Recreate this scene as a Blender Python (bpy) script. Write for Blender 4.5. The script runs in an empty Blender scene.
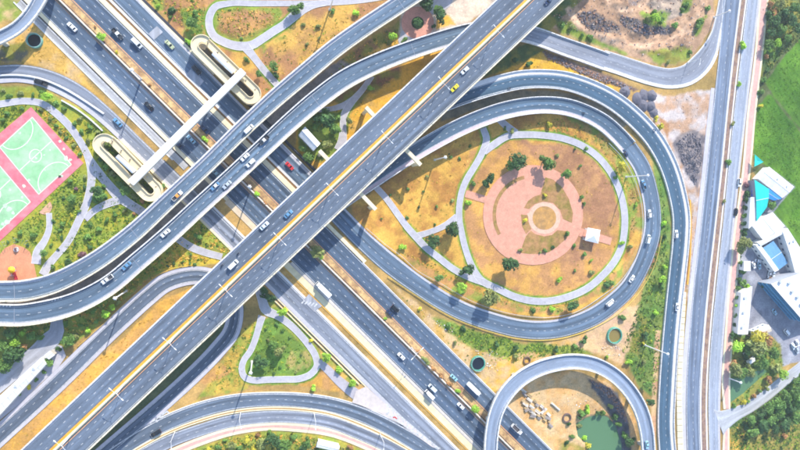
import bpy, math, random
import numpy as np
from mathutils import Vector, Matrix

random.seed(11)
rng = np.random.default_rng(7)
SC = bpy.context.scene
COL = SC.collection

# ------------------------------------------------------------------ camera
# calibration of the aerial photograph: focal length in photo pixels, nadir point, flying height
FPX, CX, CY = 560.0, 400.0, 225.0
NADIR = (271.0, 200.0)
HC = 263.0
_n = np.array([(NADIR[0]-CX)/FPX, -(NADIR[1]-CY)/FPX, -1.0]); _n /= np.linalg.norm(_n)
_Z = -_n
_X = np.array([1.0, 0, 0]) - _Z[0]*_Z; _X /= np.linalg.norm(_X)
_Y = np.cross(_Z, _X)
RM = np.array([_X, _Y, _Z])

cam_d = bpy.data.cameras.new('camera'); cam = bpy.data.objects.new('camera', cam_d); COL.objects.link(cam)
cam_d.sensor_width = 36.0; cam_d.lens = FPX/800*36.0
cam_d.clip_start = 1.0; cam_d.clip_end = 20000
M4 = Matrix([list(RM[0])+[0], list(RM[1])+[0], list(RM[2])+[HC], [0, 0, 0, 1]])
cam.matrix_world = M4
SC.camera = cam

# ------------------------------------------------------------------ sky, sun, exposure
SUN_EL = math.radians(33.0); SUN_AZ = math.atan2(0.33, 0.944)      # azimuth from +Y towards +X
w = bpy.data.worlds.new('World'); SC.world = w; w.use_nodes = True
nt = w.node_tree; bgn = nt.nodes['Background']
sky = nt.nodes.new('ShaderNodeTexSky'); sky.sky_type = 'NISHITA'; sky.sun_disc = False
sky.sun_elevation = SUN_EL; sky.sun_rotation = SUN_AZ; sky.air_density = 1.0; sky.dust_density = 0.6; sky.ozone_density = 1.5
nt.links.new(sky.outputs[0], bgn.inputs[0]); bgn.inputs[1].default_value = 0.15
sun_d = bpy.data.lights.new('sun', 'SUN'); sun_d.energy = 3.3; sun_d.angle = math.radians(0.5); sun_d.color = (1.0, 0.93, 0.82)
sun = bpy.data.objects.new('sun', sun_d); COL.objects.link(sun)
_dir = Vector((-math.sin(SUN_AZ)*math.cos(SUN_EL), -math.cos(SUN_AZ)*math.cos(SUN_EL), -math.sin(SUN_EL)))
sun.rotation_euler = _dir.to_track_quat('-Z', 'Y').to_euler(); sun.location = (60, 200, 150)
SC.view_settings.view_transform = 'Standard'; SC.view_settings.look = 'None'
SC.view_settings.exposure = 1.14; SC.view_settings.gamma = 1.0
SC.cycles.filter_width = 1.8

# ------------------------------------------------------------------ survey helpers
def G(px, py, h=0.0):
    d = RM @ np.array([(px-CX)/FPX, -(py-CY)/FPX, -1.0])
    t = (h-HC)/d[2]
    return np.array([t*d[0], t*d[1], h])
def GA(P, h):
    P = np.asarray(P, float); h = np.broadcast_to(np.asarray(h, float), (len(P),))
    c = np.stack([(P[:, 0]-CX)/FPX, -(P[:, 1]-CY)/FPX, -np.ones(len(P))], 1) @ RM.T
    t = (h-HC)/c[:, 2]
    return np.stack([t*c[:, 0], t*c[:, 1], h], 1)
def GINV(XY):
    p = np.concatenate([XY, np.full((len(XY), 1), -HC)], 1) @ RM
    return np.stack([CX+FPX*p[:, 0]/-p[:, 2], CY-FPX*p[:, 1]/-p[:, 2]], 1)
def mpp(px, py, h=0):            # metres per photo pixel about a point
    a = G(px, py, h); b = G(px+1, py, h); c = G(px, py+1, h)
    return 0.5*(np.linalg.norm(b-a)+np.linalg.norm(c-a))

def lin(c):
    c = np.array(c, float)/255.0
    return np.where(c <= .04045, c/12.92, ((c+.055)/1.055)**2.4)
ALB = 0.80
def rgb(*c):                     # sunlit look -> albedo
    v = np.clip(lin(c)*ALB, 0.004, 0.86)
    return (float(v[0]), float(v[1]), float(v[2]), 1.0)

# ------------------------------------------------------------------ materials
MATS = {}
def newmat(name):
    m = bpy.data.materials.new(name); m.use_nodes = True
    return m, m.node_tree, m.node_tree.nodes['Principled BSDF']
def N(t, typ, **kw):
    n = t.nodes.new(typ)
    for k, v in kw.items():
        setattr(n, k, v)
    return n
def math_node(t, op, a, b):
    n = N(t, 'ShaderNodeMath', operation=op)
    for i, v in enumerate((a, b)):
        if isinstance(v, (int, float)): n.inputs[i].default_value = v
        else: t.links.new(v, n.inputs[i])
    return n.outputs[0]
def mapr(t, val, lo, hi, a=0.3, b=0.7):
    n = N(t, 'ShaderNodeMapRange'); t.links.new(val, n.inputs[0])
    n.inputs[1].default_value = a; n.inputs[2].default_value = b; n.inputs[3].default_value = lo; n.inputs[4].default_value = hi
    return n.outputs[0]
def scale_color(t, colsock, valsock):
    n = N(t, 'ShaderNodeVectorMath', operation='SCALE')
    if isinstance(colsock, tuple): n.inputs[0].default_value = colsock[:3]
    else: t.links.new(colsock, n.inputs[0])
    t.links.new(valsock, n.inputs[3])
    return n.outputs[0]
def noise(t, vec, scale, detail=4, rough=.6):
    n = N(t, 'ShaderNodeTexNoise'); n.inputs['Scale'].default_value = scale; n.inputs['Detail'].default_value = detail
    n.inputs['Roughness'].default_value = rough
    if vec is not None: t.links.new(vec, n.inputs['Vector'])
    return n.outputs[0]
def bump(t, b, h, strength=.3, dist=.1):
    n = N(t, 'ShaderNodeBump'); n.inputs['Strength'].default_value = strength; n.inputs['Distance'].default_value = dist
    t.links.new(h, n.inputs['Height']); t.links.new(n.outputs[0], b.inputs['Normal'])

def asphalt(key, c, streak=.32, big=.16):
    if key in MATS: return MATS[key]
    _k = min(1., max(0., (c[1]-.14)/.14)); c = (c[0]*(.95+.05*_k), c[1]*(1.03-.02*_k), c[2]*(.90+.01*_k), 1.0)
    m, t, b = newmat(key)
    uv = N(t, 'ShaderNodeUVMap'); mp = N(t, 'ShaderNodeMapping'); mp.inputs['Scale'].default_value = (1.0, .018, 1)
    t.links.new(uv.outputs[0], mp.inputs[0])
    geo = N(t, 'ShaderNodeNewGeometry')
    s = mapr(t, noise(t, mp.outputs[0], .62, 4, .6), 1-streak, 1+streak, .38, .62)
    g = mapr(t, noise(t, geo.outputs['Position'], .035, 3), 1-big, 1+big)
    f = mapr(t, noise(t, geo.outputs['Position'], 1.6, 5, .7), .90, 1.10)
    mp2 = N(t, 'ShaderNodeMapping'); mp2.inputs['Scale'].default_value = (.16, .05, 1); t.links.new(uv.outputs[0], mp2.inputs[0])
    vo = N(t, 'ShaderNodeTexVoronoi'); vo.inputs['Scale'].default_value = 1.0; t.links.new(mp2.outputs[0], vo.inputs['Vector'])
    sep = N(t, 'ShaderNodeSeparateColor'); t.links.new(vo.outputs['Color'], sep.inputs[0])
    pv = mapr(t, sep.outputs[0], .94, 1.07, 0, 1)
    mp3 = N(t, 'ShaderNodeMapping'); mp3.inputs['Scale'].default_value = (.5, .09, 1); t.links.new(uv.outputs[0], mp3.inputs[0])
    st = mapr(t, noise(t, mp3.outputs[0], 1.0, 5, .65), .80, 1.03, .33, .47)
    sp = N(t, 'ShaderNodeSeparateXYZ'); t.links.new(uv.outputs[0], sp.inputs[0])
    wt = math_node(t, 'COSINE', math_node(t, 'MULTIPLY', sp.outputs[0], 2*math.pi/1.62), 0.)
    wl = math_node(t, 'COSINE', math_node(t, 'MULTIPLY', sp.outputs[0], 2*math.pi/3.25), 0.)
    tk = math_node(t, 'MULTIPLY', mapr(t, wt, .95, 1.05, -1, 1), mapr(t, wl, .91, 1.07, -1, 1))
    s = math_node(t, 'MULTIPLY', s, tk)
    k = math_node(t, 'MULTIPLY', math_node(t, 'MULTIPLY', math_node(t, 'MULTIPLY', s, st), g), math_node(t, 'MULTIPLY', f, pv))
    t.links.new(scale_color(t, c, k), b.inputs['Base Color'])
    b.inputs['Roughness'].default_value = .8; b.inputs['Specular IOR Level'].default_value = .3
    MATS[key] = m; return m
def mottled(key, c, amp=.12, scale=.6, rough=.85, big=.1, spec=.3, b_str=.15, hue=None):
    if key in MATS: return MATS[key]
    m, t, b = newmat(key)
    geo = N(t, 'ShaderNodeNewGeometry'); P = geo.outputs['Position']
    k = math_node(t, 'MULTIPLY', mapr(t, noise(t, P, scale, 6, .7), 1-amp, 1+amp), mapr(t, noise(t, P, .05, 3), 1-big, 1+big))
    src = c
    if hue:
        mx = N(t, 'ShaderNodeMix', data_type='RGBA'); t.links.new(mapr(t, noise(t, P, scale*.35, 5, .65), 0, 1, .42, .62), mx.inputs[0])
        mx.inputs[6].default_value = c; mx.inputs[7].default_value = hue; src = mx.outputs[2]
    t.links.new(scale_color(t, src, k), b.inputs['Base Color'])
    b.inputs['Roughness'].default_value = rough; b.inputs['Specular IOR Level'].default_value = spec
    if b_str: bump(t, b, noise(t, P, scale*3, 4), b_str, .08)
    MATS[key] = m; return m
def concrete(key, c, **k): return mottled(key, c, **k)
def panelled(key, c, pitch=3.0):
    if key in MATS: return MATS[key]
    m, t, b = newmat(key); uv = N(t, 'ShaderNodeUVMap'); sp = N(t, 'ShaderNodeSeparateXYZ'); t.links.new(uv.outputs[0], sp.inputs[0])
    fr = math_node(t, 'FRACT', math_node(t, 'DIVIDE', sp.outputs[1], pitch), 0.)
    jn = math_node(t, 'LESS_THAN', fr, .06); jk = mapr(t, jn, 1.0, .55, 0, 1)
    geo = N(t, 'ShaderNodeNewGeometry'); P = geo.outputs['Position']
    k = math_node(t, 'MULTIPLY', math_node(t, 'MULTIPLY', mapr(t, noise(t, P, .5, 6, .75), .72, 1.08, .32, .58), mapr(t, noise(t, P, 2.2, 4, .7), .9, 1.08)), jk)
    t.links.new(scale_color(t, c, k), b.inputs['Base Color']); b.inputs['Roughness'].default_value = .85; MATS[key] = m; return m
def paint(key, c, worn=.25):
    if key in MATS: return MATS[key]
    m, t, b = newmat(key); geo = N(t, 'ShaderNodeNewGeometry')
    k = mapr(t, noise(t, geo.outputs['Position'], 1.2, 5, .7), 1-worn, 1.05, .35, .6)
    t.links.new(scale_color(t, c, k), b.inputs['Base Color']); b.inputs['Roughness'].default_value = .6
    MATS[key] = m; return m
def plain(key, c, rough=.5, metal=0, coat=0, spec=.5):
    if key in MATS: return MATS[key]
    m, t, b = newmat(key); b.inputs['Base Color'].default_value = c; b.inputs['Roughness'].default_value = rough
    b.inputs['Metallic'].default_value = metal; b.inputs['Coat Weight'].default_value = coat; b.inputs['Specular IOR Level'].default_value = spec
    MATS[key] = m; return m
def paving(key, c, joint=.75, scale=1.6, rot=.7):
    if key in MATS: return MATS[key]
    m, t, b = newmat(key); geo = N(t, 'ShaderNodeNewGeometry')
    mp = N(t, 'ShaderNodeMapping'); mp.inputs['Rotation'].default_value = (0, 0, rot); t.links.new(geo.outputs['Position'], mp.inputs[0])
    br = N(t, 'ShaderNodeTexBrick'); br.inputs['Scale'].default_value = scale; br.inputs['Mortar Size'].default_value = .03
    c2 = tuple(x*.86 for x in c[:3])+(1,); br.inputs['Color1'].default_value = c; br.inputs['Color2'].default_value = c2
    br.inputs['Mortar'].default_value = tuple(x*joint for x in c[:3])+(1,)
    t.links.new(mp.outputs[0], br.inputs['Vector'])
    k = math_node(t, 'MULTIPLY', mapr(t, noise(t, geo.outputs['Position'], .35, 6, .7), .82, 1.14), mapr(t, noise(t, geo.outputs['Position'], 2.0, 4, .7), .9, 1.1))
    t.links.new(scale_color(t, br.outputs[0], k), b.inputs['Base Color']); b.inputs['Roughness'].default_value = .9
    MATS[key] = m; return m
def leafmat(key, c, tr=.25):
    if key in MATS: return MATS[key]
    m, t, b = newmat(key)
    at = N(t, 'ShaderNodeAttribute'); at.attribute_name = 'tint'
    oi = N(t, 'ShaderNodeObjectInfo')
    k = math_node(t, 'MULTIPLY', mapr(t, at.outputs['Fac'], .55, 1.5, 0, 1), mapr(t, oi.outputs['Random'], .8, 1.2, 0, 1))
    t.links.new(scale_color(t, c, k), b.inputs['Base Color']); b.inputs['Roughness'].default_value = .6
    b.inputs['Specular IOR Level'].default_value = .25
    trn = N(t, 'ShaderNodeBsdfTranslucent'); t.links.new(scale_color(t, c, k), trn.inputs[0])
    mx = N(t, 'ShaderNodeMixShader'); mx.inputs[0].default_value = tr
    t.links.new(b.outputs[0], mx.inputs[1]); t.links.new(trn.outputs[0], mx.inputs[2])
    t.links.new(mx.outputs[0], t.nodes['Material Output'].inputs[0])
    MATS[key] = m; return m
def attrmat(key, rough=.9, fine=.18, b_str=.4):
    if key in MATS: return MATS[key]
    m, t, b = newmat(key)
    at = N(t, 'ShaderNodeAttribute'); at.attribute_name = 'col'
    geo = N(t, 'ShaderNodeNewGeometry'); P = geo.outputs['Position']
    k = math_node(t, 'MULTIPLY', mapr(t, noise(t, P, 1.1, 6, .75), 1-fine*1.5, 1+fine*1.5), mapr(t, noise(t, P, .22, 5, .7), 1-fine, 1+fine))
    t.links.new(scale_color(t, at.outputs['Color'], k), b.inputs['Base Color'])
    b.inputs['Roughness'].default_value = rough; b.inputs['Specular IOR Level'].default_value = .15
    if b_str: bump(t, b, noise(t, P, 1.3, 6, .8), b_str, .35)
    MATS[key] = m; return m

WHITE = paint('white_road_paint', (.60, .61, .63, 1), .45); YELLOW = paint('yellow_road_paint', rgb(240, 178, 60))
ORANGE = paint('orange_road_paint', rgb(235, 175, 120)); REDP = paint('red_road_paint', rgb(220, 80, 80))
CREAM = concrete('cream_concrete', rgb(250, 236, 200)); PALE = concrete('pale_concrete', rgb(240, 238, 238), amp=.08)
GREYC = concrete('grey_concrete', rgb(196, 193, 200), amp=.1); SHOULD = concrete('shoulder_concrete', rgb(208, 205, 214), amp=.1)
DARKC = concrete('dark_concrete', rgb(70, 72, 82)); PIERC = concrete('pier_concrete', rgb(205, 200, 190))
PATHM = concrete('path_concrete', rgb(198, 195, 202), amp=.16, scale=.5)
PARA = panelled('parapet_pale', rgb(240, 238, 236)); PARC = panelled('parapet_cream', rgb(252, 240, 210))
JOINT = concrete('joint_grey', rgb(158, 162, 174))
STEEL = plain('galvanised_steel', (.62, .64, .66, 1), .4, .3); LAMPW = plain('lamp_white', (.82, .82, .82, 1), .35)
DARK = plain('black_rubber', (.012, .012, .014, 1), .7); GLASS = plain('tinted_glass', (.012, .016, .024, 1), .08, 0, 0, .6)
BARK = mottled('bark', (.10, .07, .045, 1), amp=.3, scale=3)

# ------------------------------------------------------------------ object helpers
def tag(o, label=None, cat=None, group=None, kind=None):
    if label: o['label'] = label
    if cat: o['category'] = cat
    if group: o['group'] = group
    if kind: o['kind'] = kind
    return o
def link(o, parent=None):
    COL.objects.link(o)
    if parent is not None: o.parent = parent
    return o
def empty(name, loc=(0, 0, 0), rz=0):
    o = bpy.data.objects.new(name, None); o.location = [float(v) for v in loc]; o.rotation_euler[2] = rz; o.empty_display_size = .5
    return link(o)
def ob(name, me, parent=None, mats=None, world=False):
    o = bpy.data.objects.new(name, me); link(o, parent)
    if world and parent is not None: o.location = -parent.location
    if mats is not None:
        for m in (mats if isinstance(mats, (list, tuple)) else [mats]): me.materials.append(m)
    return o
class MB:
    def __init__(s): s.v = []; s.f = []; s.m = []; s.uv = []; s.n = 0
    def add(s, V, F, mi=0, UV=None):
        V = [tuple(map(float, p)) for p in V]; b = s.n; s.v += V; s.n += len(V)
        s.uv += (UV if UV is not None else [(p[0], p[1]) for p in V])
        for f in F: s.f.append(tuple(i+b for i in f)); s.m.append(mi)
    def strip(s, A, B, vv=None, u0=0., u1=None, mi=0):      # quad strip between two polylines
        n = len(A)
        if vv is None: vv = np.concatenate([[0], np.cumsum(np.linalg.norm(np.diff(A, axis=0), axis=1))])
        if u1 is None: u1 = u0+float(np.linalg.norm(A[0]-B[0]))
        V = list(A)+list(B); UV = [(u0, float(x)) for x in vv]+[(u1, float(x)) for x in vv]
        s.add(V, [(i, i+n, i+n+1, i+1) for i in range(n-1)], mi, UV)
    def beam(s, A, B, z0, z1, vv=None, mi=0, u0=0., u1=None):                      # solid strip, A left, B right; z offsets
        def sh(P, z): Q = np.array(P); Q[:, 2] = Q[:, 2]+z; return Q
        a1, b1, a0, b0 = sh(A, z1), sh(B, z1), sh(A, z0), sh(B, z0)
        s.strip(a1, b1, vv, u0, u1, mi); s.strip(a0, a1, vv, 0, abs(z1-z0), mi); s.strip(b1, b0, vv, 0, abs(z1-z0), mi); s.strip(b0, a0, vv, u0, u1, mi)
        for k in (0, -1): s.add([a1[k], b1[k], b0[k], a0[k]], [(0, 1, 2, 3) if k == 0 else (3, 2, 1, 0)], mi)
    def box(s, c, d, rz=0, mi=0, top=None, tz=None):        # centre of base, dims, optional top scale
        cs, sn = math.cos(rz), math.sin(rz); V = []
        tx, ty = top if top else (1, 1)
        for z, kx, ky in ((0, 1, 1), (d[2], tx, ty)):
            for x, y in ((-1, -1), (1, -1), (1, 1), (-1, 1)):
                X, Y = x*d[0]/2*kx, y*d[1]/2*ky
                V.append((c[0]+X*cs-Y*sn, c[1]+X*sn+Y*cs, c[2]+z))
        s.add(V, [(3, 2, 1, 0), (4, 5, 6, 7), (0, 1, 5, 4), (1, 2, 6, 5), (2, 3, 7, 6), (3, 0, 4, 7)], mi)
    def frustum(s, bot, top, mi=0):                         # two quads, 4 points each
        s.add(list(bot)+list(top), [(3, 2, 1, 0), (4, 5, 6, 7), (0, 1, 5, 4), (1, 2, 6, 5), (2, 3, 7, 6), (3, 0, 4, 7)], mi)
    def tube(s, P, r, n=8, mi=0, cap=True):
        P = [np.array(p, float) for p in P]; r = r if isinstance(r, (list, tuple)) else [r]*len(P); V = []; F = []
        for i, p in enumerate(P):
            d = (P[min(i+1, len(P)-1)]-P[max(i-1, 0)]); d = d/(np.linalg.norm(d)+1e-9)
            a = np.cross(d, [0, 0, 1]) if abs(d[2]) < .95 else np.cross(d, [1, 0, 0]); a /= np.linalg.norm(a); b = np.cross(d, a)
            for k in range(n):
                t = 2*math.pi*k/n; V.append(p+r[i]*(math.cos(t)*a+math.sin(t)*b))
        for i in range(len(P)-1):
            for k in range(n): F.append((i*n+k, i*n+(k+1) % n, (i+1)*n+(k+1) % n, (i+1)*n+k))
        if cap: F.append(tuple(range(n))[::-1]); F.append(tuple((len(P)-1)*n+k for k in range(n)))
        s.add(V, F, mi)
    def prism(s, poly, z0, z1, mi=0, mi_side=None):         # ccw polygon xy
        n = len(poly); V = [(p[0], p[1], z0) for p in poly]+[(p[0], p[1], z1) for p in poly]
        s.add(V, [tuple(range(n, 2*n))], mi); s.add(V, [(i, (i+1) % n, n+(i+1) % n, n+i) for i in range(n)]+[tuple(range(n))[::-1]], mi if mi_side is None else mi_side)
    def lathe(s, prof, n=24, mi=0, c=(0, 0, 0)):
        V = []; F = []; k = len(prof)
        for i in range(n):
            a = 2*math.pi*i/n
            for r, z in prof: V.append((c[0]+r*math.cos(a), c[1]+r*math.sin(a), c[2]+z))
        for i in range(n):
            j = (i+1) % n
            for q in range(k-1): F.append((i*k+q, j*k+q, j*k+q+1, i*k+q+1))
        s.add(V, F, mi)
    def mesh(s, name, smooth=False):
        me = bpy.data.meshes.new(name); me.from_pydata(s.v, [], s.f)
        u = me.uv_layers.new(name='UVMap')
        li = np.zeros(len(me.loops), dtype=np.int32); me.loops.foreach_get('vertex_index', li)
        u.data.foreach_set('uv', np.array(s.uv, dtype=np.float32)[li].ravel())
        me.polygons.foreach_set('material_index', np.array(s.m, dtype=np.int32))
        if smooth: me.polygons.foreach_set('use_smooth', np.ones(len(s.f), dtype=bool))
        me.update(); return me
    def build(s, name, mats, parent=None, world=True, smooth=False):
        return ob(name, s.mesh(name, smooth), parent, mats, world)
def ccw(P):
    P = [tuple(p) for p in P]
    a = sum(P[i][0]*P[(i+1) % len(P)][1]-P[(i+1) % len(P)][0]*P[i][1] for i in range(len(P)))
    return P if a > 0 else P[::-1]
ORD = ['', 'second ', 'third ', 'fourth ', 'fifth ', 'sixth ', 'seventh ', 'eighth ', 'ninth ', 'tenth ', 'eleventh ', 'twelfth ', 'thirteenth ', 'fourteenth ', 'fifteenth ', 'sixteenth ']
def ordinal(i, n, side='left'):
    if i == 0: return side+'most'
    if i == n-1: return {'left': 'rightmost', 'top': 'bottommost'}[side] if side in ('left', 'top') else 'last'
    return (ORD[i] if i < len(ORD) else str(i+1)+'th ')+'from the '+side

# ------------------------------------------------------------------ splines and roads
def crom(P, step=.12):
    P = np.asarray(P, float); Q = np.vstack([2*P[0]-P[1], P, 2*P[-1]-P[-2]]); out = []
    ts = np.arange(0, 1, step)
    for i in range(1, len(Q)-2):
        p0, p1, p2, p3 = Q[i-1:i+3]
        # chord-length aware tangents
        d0, d1, d2 = [max(1e-6, np.linalg.norm((b-a)[:2])) for a, b in ((p0, p1), (p1, p2), (p2, p3))]
        m1 = ((p1-p0)/d0*d1+(p2-p1)/d1*d0)/(d0+d1)*d1; m2 = ((p2-p1)/d1*d2+(p3-p2)/d2*d1)/(d1+d2)*d1
        for t in ts:
            out.append((2*t**3-3*t*t+1)*p1+(t**3-2*t*t+t)*m1+(-2*t**3+3*t*t)*p2+(t**3-t*t)*m2)
    out.append(P[-1]); return np.array(out)
class Track: pass
ROADS = {}
def trace(pts, h=0., key=None, step=2.5, closed=False):
    """pts: (x, y, width[, height]) in photo pixels -> world polylines L, R, C"""
    P = np.array([list(p)+[h]*(4-len(p)) for p in pts], float)
    D = crom(P)
    t = np.gradient(D[:, :2], axis=0); t /= np.linalg.norm(t, axis=1)[:, None]+1e-9
    n = np.stack([t[:, 1], -t[:, 0]], 1)                       # photo left of travel (y down)
    Lp = D[:, :2]+n*D[:, 2:3]/2; Rp = D[:, :2]-n*D[:, 2:3]/2
    L, R = GA(Lp, D[:, 3]), GA(Rp, D[:, 3]); C = (L+R)/2
    s = np.concatenate([[0], np.cumsum(np.linalg.norm(np.diff(C, axis=0), axis=1))])
    m = max(3, int(s[-1]/step)+1); q = np.linspace(0, s[-1], m)
    def rs(A): return np.stack([np.interp(q, s, A[:, i]) for i in range(3)], 1)
    k = Track(); k.L, k.R = rs(L), rs(R); k.C = (k.L+k.R)/2; k.s = q
    k.W = np.linalg.norm((k.R-k.L)[:, :2], axis=1)
    tt = np.gradient(k.C, axis=0); tt[:, 2] = 0; k.T = tt/(np.linalg.norm(tt, axis=1)[:, None]+1e-9)
    if key: ROADS[key] = k
    return k
def off(k, f=0., m=0., dz=0.):
    """polyline at fraction f across (0 left, 1 right) plus m metres to the right"""
    g = f+m/k.W
    P = k.L+(k.R-k.L)*g[:, None]; P[:, 2] += dz; return P
def sub(k, s0, s1):
    idx = (k.s >= s0-1e-6) & (k.s <= s1+1e-6); z = Track()
    for a in ('L', 'R', 'C', 's', 'W', 'T'): setattr(z, a, getattr(k, a)[idx])
    return z
def at(k, s, f):
    L = np.array([np.interp(s, k.s, k.L[:, i]) for i in range(3)]); R = np.array([np.interp(s, k.s, k.R[:, i]) for i in range(3)])
    return L+(R-L)*f
def marks(k, name, parent, dashes=(), solids=(), dz=.012, cyc=4.0, dl=1.15, wd=.19):
    """dashes: fractions; solids: (fraction, metre offset, width, material)"""
    mats = [WHITE]; mb = MB()
    for f, mo, wdt, mt in solids:
        if mt not in mats: mats.append(mt)
        mb.strip(off(k, f, mo-wdt/2, dz), off(k, f, mo+wdt/2, dz), mi=mats.index(mt))
    for f in dashes:
        s = random.random()*cyc
        while s+dl < k.s[-1]:
            a, b = at(k, s, f), at(k, s+dl, f); d = (b-a); d /= np.linalg.norm(d)+1e-9; nn = np.array([-d[1], d[0], 0])*wd/2; up = np.array([0, 0, dz+.004])
            mb.add([a-nn+up, b-nn+up, b+nn+up, a+nn+up], [(0, 1, 2, 3)], 0); s += cyc
    if mb.f: return mb.build(name, mats, parent)
ZROAD = [0.10]
def road(name, pts, mat, dashes=(), solids=None, shoulders=(), h=None, key=None, kerbs=(), base=0.):
    """a ground road sheet with edge kerb faces, markings and light shoulders (from_m, to_m measured from the left or, if negative, right edge)"""
    ZROAD[0] += .016; z = ZROAD[0] if h is None else 0
    k = trace(pts, 0. if h is None else h, key); 
    for A in (k.L, k.R, k.C): A[:, 2] += z
    mb = MB(); mb.strip(k.L, k.R, k.s, 0., float(k.W.mean()))
    for E, sgn in ((k.L, 1), (k.R, -1)):
        B = np.array(E); B[:, 2] = base-.4
        (mb.strip(B, E, k.s) if sgn > 0 else mb.strip(E, B, k.s))
    root = mb.build(name, mat); tag(root, kind='structure')
    if solids is None: solids = ((0, .45, .2, WHITE), (1, -.45, .2, WHITE))
    marks(k, 'lane_marking', root, dashes, solids, dz=.022)
    for a, b, mt in shoulders:
        sb = MB()
        if a >= 0: sb.strip(off(k, 0, a, .012), off(k, 0, b, .012))
        else: sb.strip(off(k, 1, a, .012), off(k, 1, b, .012))
        sb.build('shoulder', mt, root)
    for side, s0, s1 in kerbs:
        z = sub(k, s0*k.s[-1], s1*k.s[-1]); kb = MB(); a, b = (-.32, .04) if side == 0 else (-.04, .32)
        kb.beam(off(z, side, a), off(z, side, b), -.3, .14, z.s); kb.build('kerb', PALE, root)
    return root, k
def hits_road(p, skip=(), margin=1.0):
    for key, k in ROADS.items():
        if key in skip: continue
        d = np.linalg.norm(k.C[:, :2]-p[:2], axis=1); i = int(d.argmin())
        if d[i] < k.W[i]/2+margin and abs(k.C[i, 2]-.2) < 1.2: return True
    return False
def viaduct(name, label, cat, pts, h, mat, key, dashes=(), solids=None, thick=1.5, par=(.55, .95), parm=(None, None), shoulders=(), pier_step=34., pier_r=.9, pier_ok=True, joints=0.):
    k = trace(pts, h, key)
    c0 = k.C[len(k.C)//2]; root = empty(name, (c0[0], c0[1], 0)); tag(root, label, cat)
    mb = MB(); wm = float(k.W.mean())
    mb.strip(k.L, k.R, k.s, 0., wm)
    lo = off(k, 0, 0, -.45); ro = off(k, 1, 0, -.45); li = off(k, .18, 0, -thick); ri = off(k, .82, 0, -thick)
    mb.strip(lo, k.L, k.s, mi=1); mb.strip(k.R, ro, k.s, mi=1); mb.strip(li, lo, k.s, mi=1); mb.strip(ro, ri, k.s, mi=1); mb.strip(ri, li, k.s, mi=1)
    for j in (0, -1): mb.add([k.L[j], k.R[j], ro[j], ri[j], li[j], lo[j]], [(0, 1, 2, 3, 4, 5)], 1)
    mb.build('deck', [mat, PIERC], root)
    for side in (0, 1):
        pm = MB(); a, b = (0, par[0]) if side == 0 else (-par[0], 0)
        pm.beam(off(k, side, a), off(k, side, b), .004, par[1], k.s); pm.build('parapet', parm[side] or PARA, root)
    if solids is None: solids = ((0, par[0]+.5, .18, WHITE), (1, -par[0]-.5, .18, WHITE))
    marks(k, 'lane_marking', root, dashes, solids)
    for a, b, mt in shoulders:
        sb = MB()
        if a >= 0: sb.strip(off(k, 0, a, .008), off(k, 0, b, .008))
        else: sb.strip(off(k, 1, a, .008), off(k, 1, b, .008))
        sb.build('shoulder', mt, root)
    if joints:
        s = joints*.4
        while s < k.s[-1]:
            a0, a1, b1, b0 = at(k, s, .04), at(k, s+.2, .04), at(k, s+.2, .96), at(k, s, .96)
            up = np.array([0, 0, .02]); jm = MB(); jm.add([a0+up, b0+up, b1+up, a1+up], [(0, 1, 2, 3)]); s += joints; jm.build('expansion_joint', JOINT, root)
    s = pier_step*.5
    while pier_ok and s < k.s[-1]-2:
        for ds in (0, 6, -6, 11, -11, 15, -15):
            c = at(k, s+ds, .5)
            if 0 < s+ds < k.s[-1] and c[2] > 3.5 and not hits_road(c, (key,), pier_r+.6):
                i = int(abs(k.s-(s+ds)).argmin()); T = k.T[i]; rz = math.atan2(T[1], T[0]); W = k.W[i]
                pm = MB(); zt = c[2]-thick
                pm.box((c[0], c[1], -.5), (pier_r*1.8, pier_r*2.6, zt-1.2+.5), rz)
                pm.frustum([(c[0]+x*math.cos(rz)-y*math.sin(rz), c[1]+x*math.sin(rz)+y*math.cos(rz), zt-1.2) for x, y in ((-pier_r*.9, -pier_r*1.3), (pier_r*.9, -pier_r*1.3), (pier_r*.9, pier_r*1.3), (-pier_r*.9, pier_r*1.3))],
                           [(c[0]+x*math.cos(rz)-y*math.sin(rz), c[1]+x*math.sin(rz)+y*math.cos(rz), zt) for x, y in ((-pier_r, -W*.32), (pier_r, -W*.32), (pier_r, W*.32), (-pier_r, W*.32))])
                pm.build('pier', PIERC, root); break
        s += pier_step
    return root, k

# ================================================================== GROUND
def vnoise(X, Y, sc, seed):
    r = np.random.default_rng(seed); T = r.random((256, 256)); x = X/sc; y = Y/sc
    xi = np.floor(x).astype(int); yi = np.floor(y).astype(int); fx = x-xi; fy = y-yi; fx = fx*fx*(3-2*fx); fy = fy*fy*(3-2*fy)
    a = T[xi % 256, yi % 256]; b = T[(xi+1) % 256, yi % 256]; c = T[xi % 256, (yi+1) % 256]; d = T[(xi+1) % 256, (yi+1) % 256]
    return (a*(1-fx)+b*fx)*(1-fy)+(c*(1-fx)+d*fx)*fy
def fbm(X, Y, sc, seed, o=4):
    v = 0; a = .5; s = 0
    for i in range(o): v = v+a*vnoise(X, Y, sc/2**i, seed+i); s += a; a *= .55
    return v/s
def sdist(P, poly):          # signed distance in photo pixels, negative inside
    poly = np.asarray(poly, float); d = np.full(len(P), 1e9); ins = np.zeros(len(P), bool)
    for i in range(len(poly)):
        a, b = poly[i], poly[(i+1) % len(poly)]; e = b-a; q = P-a
        t = np.clip((q@e)/(e@e+1e-9), 0, 1); d = np.minimum(d, np.hypot(*(q-t[:, None]*e).T))
        c = ((a[1] <= P[:, 1]) != (b[1] <= P[:, 1]))
        xs = a[0]+(P[:, 1]-a[1])/(e[1] if abs(e[1]) > 1e-9 else 1e-9)*e[0]; ins ^= c & (P[:, 0] < xs)
    return np.where(ins, -d, d)
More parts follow.
